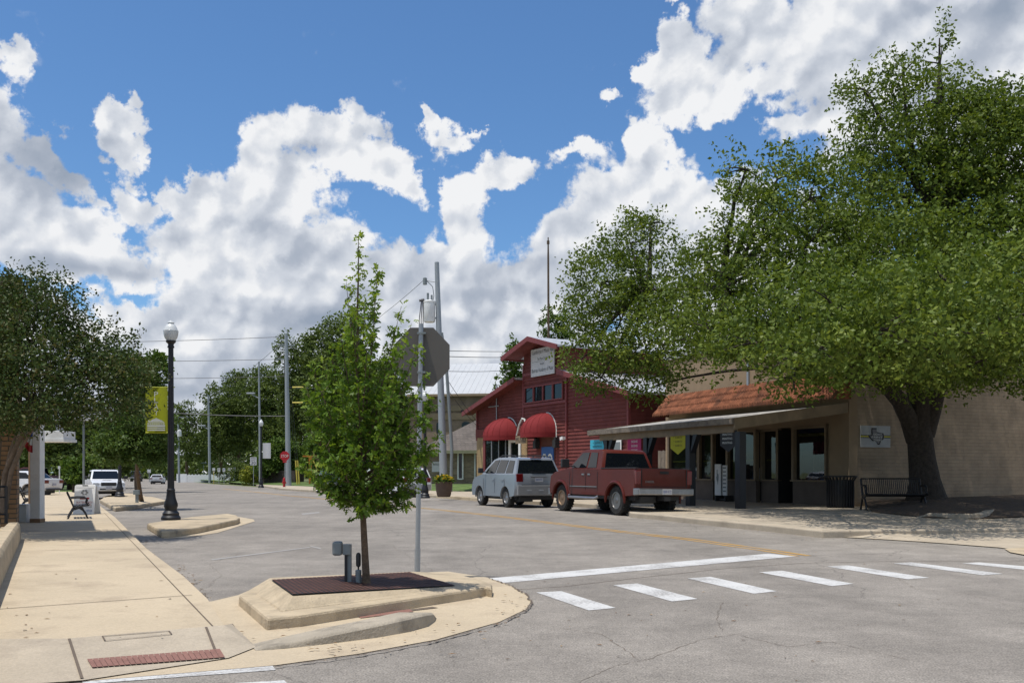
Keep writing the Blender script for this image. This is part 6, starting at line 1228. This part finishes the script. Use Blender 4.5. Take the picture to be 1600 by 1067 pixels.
# ================================================================ BENCHES
def bench(base, rz, L_, label, s=1.0, slats=14, vertical=False):
    e = empty('bench', base, rz, label, 'bench', None, s)      # local x along the seat, -y is the front
    for x in (-L_/2, L_/2):
        mb = MB(); t = .028
        mb.tube([(x,.3,0),(x,.26,.1),(x,.16,.28),(x,.1,.36)], t, 6); mb.tube([(x,-.27,0),(x,-.24,.12),(x,-.14,.28),(x,-.05,.34)], t, 6)
        mb.tube([(x,.12,.3),(x,0,.34),(x,-.15,.35)], t, 6); mb.tube([(x,-.28,.43),(x,-.1,.4),(x,.14,.38),(x,.22,.6),(x,.33,.86)], t, 6)
        mb.tube([(x,.24,.66),(x,.0,.68),(x,-.2,.67),(x,-.27,.6),(x,-.24,.5),(x,-.3,.42),(x,-.33,.47)], t, 6); mb.tube([(x,.33,.0),(x,.27,.0)], .035, 6); mb.tube([(x,-.3,.0),(x,-.24,.0)], .035, 6)
        mb.build('end_frame', M['black'], e)
    if vertical:
        mb = MB()
        for i in range(30): x = -L_/2+.03+(L_-.06)*i/29; mb.tube([(x,-.27,.43),(x,-.1,.41),(x,.12,.39),(x,.2,.5),(x,.26,.68),(x,.32,.86)], .011, 5)
        mb.build('slats', M['black'], e)
        mb = MB()
        for y, z in ((-.28,.43),(.12,.38),(.33,.87)): mb.tube([(-L_/2,y,z),(L_/2,y,z)], .022, 6)
        mb.build('rail', M['black'], e)
    else:
        mb = MB()
        for y, z in ((-.26,.43),(-.17,.42),(-.08,.41),(.01,.4),(.1,.4)): mb.box(-L_/2, L_/2, y-.035, y+.035, z, z+.025)
        mb.build('seat', M['black'], e, smooth=0); mb = MB()
        for y, z in ((.2,.52),(.235,.61),(.27,.7),(.31,.79)): mb.box(-L_/2, L_/2, y-.012, y+.012, z-.035, z+.035)
        mb.build('backrest', M['black'], e, smooth=0)
    return e
b = G(121, 811, wz); bench(b+Vector((-.35, .78, 0)), math.atan2(.903, -.43), 1.5, 'black iron bench on the left pavement, seen from its end before the sandwich board', .84)
b = G(40, 797, wz); bench(b+Vector((-.2, .6, 0)), math.atan2(.903, -.43), 1.4, 'black bench against the brick building behind the white box', .9)
b = A(1396, 797, 29.6); b.z = .17; bench(b, rad(-6), 1.62, 'black slatted iron bench in the shade left of the big oak trunk', 1.13, vertical=True)
# litter bin
b = A(1313, 738, 31.9); b.z = .15; k = 31.9/F; e = empty('litter_bin', b, 0, 'black slatted litter bin at the corner of the shop', 'litter bin')
mb = MB(); mb.lathe([(.40,.02),(.42,.1),(.42,.95),(.4,.95),(.38,.1)], n=24); mb.build('liner', M['black'], e)
mb = MB()
for i in range(26): a = 2*math.pi*i/26; mb.tube([(.44*math.cos(a), .44*math.sin(a), .0), (.44*math.cos(a), .44*math.sin(a), .9), (.53*math.cos(a), .53*math.sin(a), 1.06)], .022, 5)
mb.build('slats', M['black'], e); mb = MB(); mb.lathe([(.42,1.04),(.55,1.04),(.56,1.1),(.4,1.1)], n=24); mb.build('rim', M['black'], e)
# sandwich board
b = G(130, 803, wz); k = b.y/F; e = empty('sandwich_board', b, rad(-3), 'white sandwich board with red arrow advertising skateboards', 'sign')
hw, hh = 16.6*k, 46*k
def xz(px, py): return (px-130)*k, (803-py)*k
mb = MB(); mb.extr([(-hw,0,0),(hw,0,0),(hw,.12,hh*.96),(hw*.85,.13,hh),(-hw*.85,.13,hh),(-hw,.12,hh*.96)], (0,.03,0)); mb.extr([(-hw,.42,0),(hw,.42,0),(hw,.2,hh*.96),(-hw,.2,hh*.96)], (0,.03,0)); mb.build('panel', M['white'], e, smooth=0)
mb = MB(); tl = lambda z: .12*z/(hh*.96)
def tb_(txt, x0, x1, z0, z1, m):
    q = MB(); text_on(q, txt, x0, x1, z0, z1, 0); q.v = [(x, tl(z)-.004, z) for x, y, z in q.v]; return q.build('lettering', M[m], e, smooth=0)
tb_('SKATEBOARDS', -12.5*k, 13.5*k, 17*k, 20*k, 'ink_red'); tb_('SKATE APPAREL', -12.5*k, 13*k, 13.5*k, 16*k, 'ink_red'); tb_('SHOES', 3*k, 13*k, 10.5*k, 12.5*k, 'ink'); tb_('shop', 5*k, 14*k, 3.5*k, 7.5*k, 'ink_blue')
mb = MB(); mb.add([(x*k, tl(z*k)-.004, z*k) for x, z in [(-7.5,23.2),(8,23.2),(8,26),(-5,26)]], [(0,1,2,3)]); mb.build('arrow', M['ink_red'], e, smooth=0)
mb = MB(); mb.add([(x*k, tl(z*k)-.004, z*k) for x, z in [(-14,41),(14,41),(14,41.4),(-14,41.4)]], [(0,1,2,3)]); mb.add([(x*k, tl(z*k)-.004, z*k) for x, z in [(-4.5,44.2),(4.5,44.2),(4.5,45.4),(-4.5,45.4)]], [(0,1,2,3)])
for k_2 in range(6):
    a0 = k_2*math.pi/3; mb.tube([((4*math.cos(a0)+1.3*math.cos(t))*k, tl(33*k)-.006, (33.5+3.6*math.sin(a0)+1.3*math.sin(t))*k) for t in [j*math.pi/4 for j in range(9)]], .006, 4)
mb.build('emblem', M['ink'], e, smooth=0)
# ================================================================ FAR RIGHT SIDE: HALL, HOUSE, POT, HYDRANT, SIGNS
def fac(O, r): return Frame(O, r)
hb = A(640, 738, 100); e = empty('brick_hall', (hb.x, hb.y, 0), rad(-8), 'long brick hall with white metal roof and arched windows beyond the red building', 'building')
k = 100/F
def HB(px, py): return (px-640)*k, H+(738-py)*k
X1 = HB(860, 0)[0]; zr0, zr1 = HB(0, 619)[1], HB(0, 590)[1]
mb = MB(); mb.box(0, X1, 0, 16, 0, zr0); mb.build('wall', M['hall_brick'], e, smooth=0)
mb = MB(); mb.extr([(-.5,-.6,zr0),(X1,-.6,zr0),(X1,9,zr1+2.3),(-.5,9,zr1+2.3)], (0,0,.15)); mb.build('roof', M['white_roof'], e, smooth=0)
mb = MB()
for i in range(34): x = -.4+i*.62; mb.extr([(x,-.62,zr0+.15),(x+.05,-.62,zr0+.15),(x+.05,9,zr1+2.45),(x,9,zr1+2.45)], (0,0,.02))
mb.build('roof_seam', M['white_roof'], e, smooth=0)
mb = MB(); za, zb_ = HB(0,643)[1], HB(0,634)[1]; mb.box(-.1, X1, -.18, 0, za, zb_); za, zb_ = HB(0,656)[1], HB(0,646)[1]; mb.build('band', M['tan_trim'], e, smooth=0); mb = MB(); mb.box(-.1, X1, -.12, 0, za, zb_); mb.box(-.1, X1, -.65, -.6, zr0-.1, zr0+.15); mb.build('pale_band', M['tan'], e, smooth=0)
for px in (683, 723, 763):
    x, z = HB(px, 677); x2, z2 = HB(px+13, 660); mb = MB(); c_ = (x+x2)/2; r = (x2-x)/2; mb.extr([(x,-.05,z),(x2,-.05,z)]+[(c_+r*math.cos(t), -.05, z2-r*.5+r*.6*math.sin(t)) for t in [i*math.pi/8 for i in range(9)]], (0,.04,0)); mb.build('window', M['glass_dark'], e, smooth=0)
for px in (684, 722): x, z = HB(px, 645); mb = MB(); mb.box(x, x+.35, -.2, -.13, z, z+.25); mb.build('vent', M['plastic'], e, smooth=0)
hs = A(664, 738, 68); k = 68/F; e = empty('stone_house', (hs.x, hs.y, 0), rad(-12), 'low stone house with brown shingle roof and narrow windows behind the flower pot', 'house')
def HS(px, py): return (px-664)*k, H+(738-py)*k
zw = HS(0, 705)[1]; X1 = HS(775, 0)[0]; zp = HS(0, 664)[1]
mb = MB(); mb.box(0, X1, 0, 9, .1, zw); mb.build('wall', M['stone'], e, smooth=0)
mb = MB(); mb.add([(-.6,-.7,zw),(X1+.6,-.7,zw),(X1+.6,9.5,zw),(-.6,9.5,zw),(3.9,4.4,zp+1.1),(X1,4.4,zp+1.1)], [(0,1,5,4),(0,4,3),(1,2,5),(2,3,4,5),(0,3,2,1)]); mb.build('roof', M['roof_shingle'], e, smooth=0)
mb = MB(); mb.box(-.65, X1+.65, -.78, -.7, zw-.18, zw+.05); mb.build('fascia', mat('olive_trim', (.2,.2,.12), .7), e, smooth=0)
for px in (719, 746):
    x, z0 = HS(px, 747); x2, z1 = HS(px+5.5, 708); z0 = max(z0, .5); mb = MB(); mb.box(x, x2, -.05, 0, z0, z1); w = mb.build('window', M['glass_dark'], e, smooth=0)
    mb = MB(); mb.box(x-.1, x, -.09, 0, z0-.08, z1); mb.box(x2, x2+.1, -.09, 0, z0-.08, z1); mb.box(x, x2, -.09, 0, z0-.1, z0); mb.build('frame', M['white_old'], w, smooth=0)
x, z0 = HS(676, 737); x2, z1 = HS(690, 721); mb = MB(); mb.box(x, x2, -.1, -.02, z0, z1); pl = mb.build('wall_plaque', M['sign_white'], e, smooth=0); mb = MB(); text_on(mb, 'OFFICE', x+.08, x2-.08, z1-.3, z1-.14, -.105); mb.build('lettering', M['ink'], pl, smooth=0)
# flower pot
b = G(693.5, 776, .15); k = b.y/F; e = empty('flower_pot', b, 0, 'big brown pot with yellow flowers on the far pavement', 'planter')
mb = MB(); mb.lathe([(9.5*k,0),(11*k,3*k),(12.6*k,12*k),(13.6*k,22*k),(14*k,23.5*k),(12.8*k,23.8*k),(12*k,20*k)], n=28); mb.build('pot', M['pot'], e)
P = []; T = []
for i in range(420): a = random.uniform(0, 6.28); r = random.uniform(0, 1)**.5*15*k; P.append((r*math.cos(a), r*math.sin(a), 23*k+random.uniform(0, 10*k)*(1-.4*(r/(15*k))**2))); T.append(random.gauss(.5,.2))
leaves('foliage', P, .16, np.array(T), M['leaf_bright'], e, 'kite', .5)
mb = MB()
for i in range(90):
    a = random.uniform(0, 6.28); r = random.uniform(0, 1)**.5*15*k; c = (r*math.cos(a), r*math.sin(a), 25*k+random.uniform(2*k, 9.5*k)*(1-.4*(r/(15*k))**2)); mb.lathe([(.02,-.02),(.055,.02),(.05,.035)], c, 6)
mb.build('flowers', M['flower'], e, smooth=0)
# hydrant
b = G(444, 761, .12); k = b.y/F; e = empty('fire_hydrant', b, 0, 'red fire hydrant beside the tall utility pole', 'hydrant')
mb = MB(); mb.lathe([(2.6*k,0),(2.6*k,.9*k),(1.9*k,1*k),(1.8*k,8*k),(2.6*k,8.3*k),(2.6*k,9.2*k),(2*k,9.5*k),(2.1*k,12*k),(1.5*k,14.3*k),(.5*k,15*k),(.5*k,16*k)], n=16); mb.build('barrel', M['hyd'], e)
mb = MB(); mb.tube([(-3.2*k,0,7*k),(3.2*k,0,7*k)], 1.1*k, 10); mb.tube([(0,0,6.5*k),(0,-2.8*k,6.5*k)], 1.4*k, 10); mb.build('nozzle', M['hyd'], e)
def road_sign(name, px, py_b, py0, py1, hw_, gz, label, face, txt=None, post='galv', octo=False, Y=None, ink='ink', extra=None):
    b = G(px, py_b, gz) if Y is None else Vector(((px-CX)/F*Y, Y, gz)); k = b.y/F; e = empty(name, b, 0, label, 'sign')
    zt_ = H+(738-py0)*k-gz; zb_ = H+(738-py1)*k-gz; w = hw_*k; mb = MB(); mb.tube([(0,.03,-.05),(0,.03,zt_-.05)], max(.03, .5*k), 6); mb.build('post', M[post], e); mb = MB(); c_ = (zt_+zb_)/2
    if octo: r = (zt_-zb_)/2/math.cos(math.pi/8); mb.extr([(r*math.cos(math.pi/8+math.pi/4*i), -.03, c_+r*math.sin(math.pi/8+math.pi/4*i)) for i in range(8)], (0,.02,0)); mb.mi = 1; text_on(mb, 'STOP', -r*.72, r*.72, c_-r*.27, c_+r*.27, -.034)
    else:
        mb.box(-w, w, -.02, 0, zb_, zt_); mb.mi = 1
        for t, u0, u1, v0, v1 in (txt or []): text_on(mb, t, -w+2*w*u0, -w+2*w*u1, zb_+(zt_-zb_)*v0, zb_+(zt_-zb_)*v1, -.025)
    mb.build('panel', [M[face], M['letter_white' if octo else ink]], e, smooth=0)
    if extra: mb = MB(); z1 = H+(738-extra[0])*k-gz; z0 = H+(738-extra[1])*k-gz; mb.box(-3*k, 3*k, -.03, -.01, z0, z1); mb.build('small_panel', M[face], e, smooth=0)
    return e
road_sign('stop_sign', 445, 760.5, 705, 719.5, 7, .12, 'small red octagon STOP sign facing the camera by the utility pole', 'stop_red', octo=True, extra=(719.8, 722.5))
road_sign('speed_limit_sign', 396, 758, 714, 726.5, 5, .1, 'white speed limit 30 sign left of the white-bannered lamp', 'sign_white', [('SPEED',.12,.88,.78,.92),('LIMIT',.18,.82,.58,.7),('30',.15,.85,.1,.48)])
road_sign('street_name_sign', 318, 752, 722, 724, 4.5, 0, 'small green street name blade at the road bend', 'util_grey')
for px, p0, p1, lab, post in ((334,731,735.5,'white parking plate on a yellow post, leftmost of the row at the bend','guy_yellow'),(342,731,737,'second parking sign from the left at the bend, beside the yellow post','galv'),(350,731,737,'third parking sign from the left at the bend, with blue symbol','galv'),(358,731,735,'small blank parking sign in the middle of the row','galv'),(366,729.5,736.5,'parking sign right of the blank one, in front of the reddish shrub','galv'),(383,729.5,737,'parking sign at the right end of the row, nearest the speed limit sign','galv')):
    road_sign('parking_sign', px, 755.5, p0, p1, 2.1, .05, lab, 'sign_white', [('P',.3,.7,.3,.8)] if px in (342,350,366,383) else None, post, ink='ink_blue' if px in (350,366,383) else 'ink')
road_sign('parking_sign', 92.5, 772, 728, 732.5, 1.8, .05, 'small white sign on a thin white post in front of the maroon pickup', 'sign_white', post='white_old')
road_sign('parking_sign', 233, 753, 733, 738.5, 2.6, .0, 'small pale sign in the distance left of the near lamp post', 'sign_white')
# picket fence, small white wall
b = A(276, 738, 128); e = empty('picket_fence', (b.x, b.y, 0), 0, 'white picket fence behind the row of parking signs', 'fence'); k = 128/F; Lf = 96*k
mb = MB(); mb.box(0, 16*k, -.05, .05, 0, 1.15); mb.build('solid_panel', M['white'], e, smooth=0)
mb = MB()
for i in range(90): x = 17*k+(Lf-17*k)*i/89; mb.box(x-.035, x+.035, -.03, .0, 0, 1.0+.12*math.sin(i*.55)**2)
mb.box(16*k, Lf, 0, .04, .25, .33); mb.box(16*k, Lf, 0, .04, .75, .83); mb.build('pickets', M['white'], e, smooth=0)
# orange cross-bar frame
b = A(485, 738, 86); b.z = .1; k = 86/F; e = empty('wooden_frame', b, 0, 'orange wooden T frame with a slanting brace beyond the young tree', 'frame')
mb = MB(); mb.box(-.13, .13, -.1, .1, 0, H+26*k-.1); mb.build('post', M['orange'], e, smooth=0); mb = MB(); mb.box(-12*k, 12*k, -.08, .08, H+24.5*k-.1, H+26.5*k-.1); mb.build('crossbar', M['orange'], e, smooth=0); mb = MB(); mb.tube([(1*k,0,H+25*k-.1),(12*k,0,H+1*k)], .07, 6); mb.build('brace', M['guy_yellow'], e)

# ---- fallen leaves and grit along the kerbs and under the oak
mb = MB()
def litter(px, py, z, n, sx, sy):
    for _ in range(n):
        x, y = px+random.gauss(0, sx), py+random.gauss(0, sy)
        if y < 770: continue
        p = G(x, y, z); a = random.uniform(0, 6.28); r = random.uniform(.012, .035); d = Vector((math.cos(a), math.sin(a), 0)); n_ = Vector((-d.y, d.x, 0)); mb.mi = random.choice([0, 0, 1, 2])
        mb.add([p-d*r+Vector((0,0,.003)), p+n_*r*.4+Vector((0,0,.008)), p+d*r+Vector((0,0,.004)), p-n_*r*.4+Vector((0,0,.006))], [(0,1,2,3)])
for q in [(283,893,.002,40,5,6),(300,915,.002,40,6,7),(316,930,.002,30,6,4),(60,960,.102,16,60,40),(180,900,.102,14,70,40),(430,1000,.02,16,40,10),(560,1015,.02,20,60,6),(720,985,.02,20,60,14),(800,950,.02,16,12,12),(230,845,.002,20,8,4),(1000,960,.004,24,160,50),(1300,960,.004,20,160,50),(1180,829,.002,40,80,2.5),(1350,841,.016,40,60,4),(1400,826,.16,60,70,8),(1500,832,.16,50,60,6),(1250,812,.152,40,70,6),(1470,800,.25,120,60,6),(1560,806,.27,80,30,5)]: litter(*q)
tag(mb.build('leaf_litter', [mat('dry_leaf', (.16,.09,.04), .9), mat('dry_leaf_pale', (.3,.2,.1), .9), mat('grit', (.16,.13,.1), .9)], smooth=0), 'scattered dry leaves along the kerbs and under the oak', 'leaves', kind='stuff')
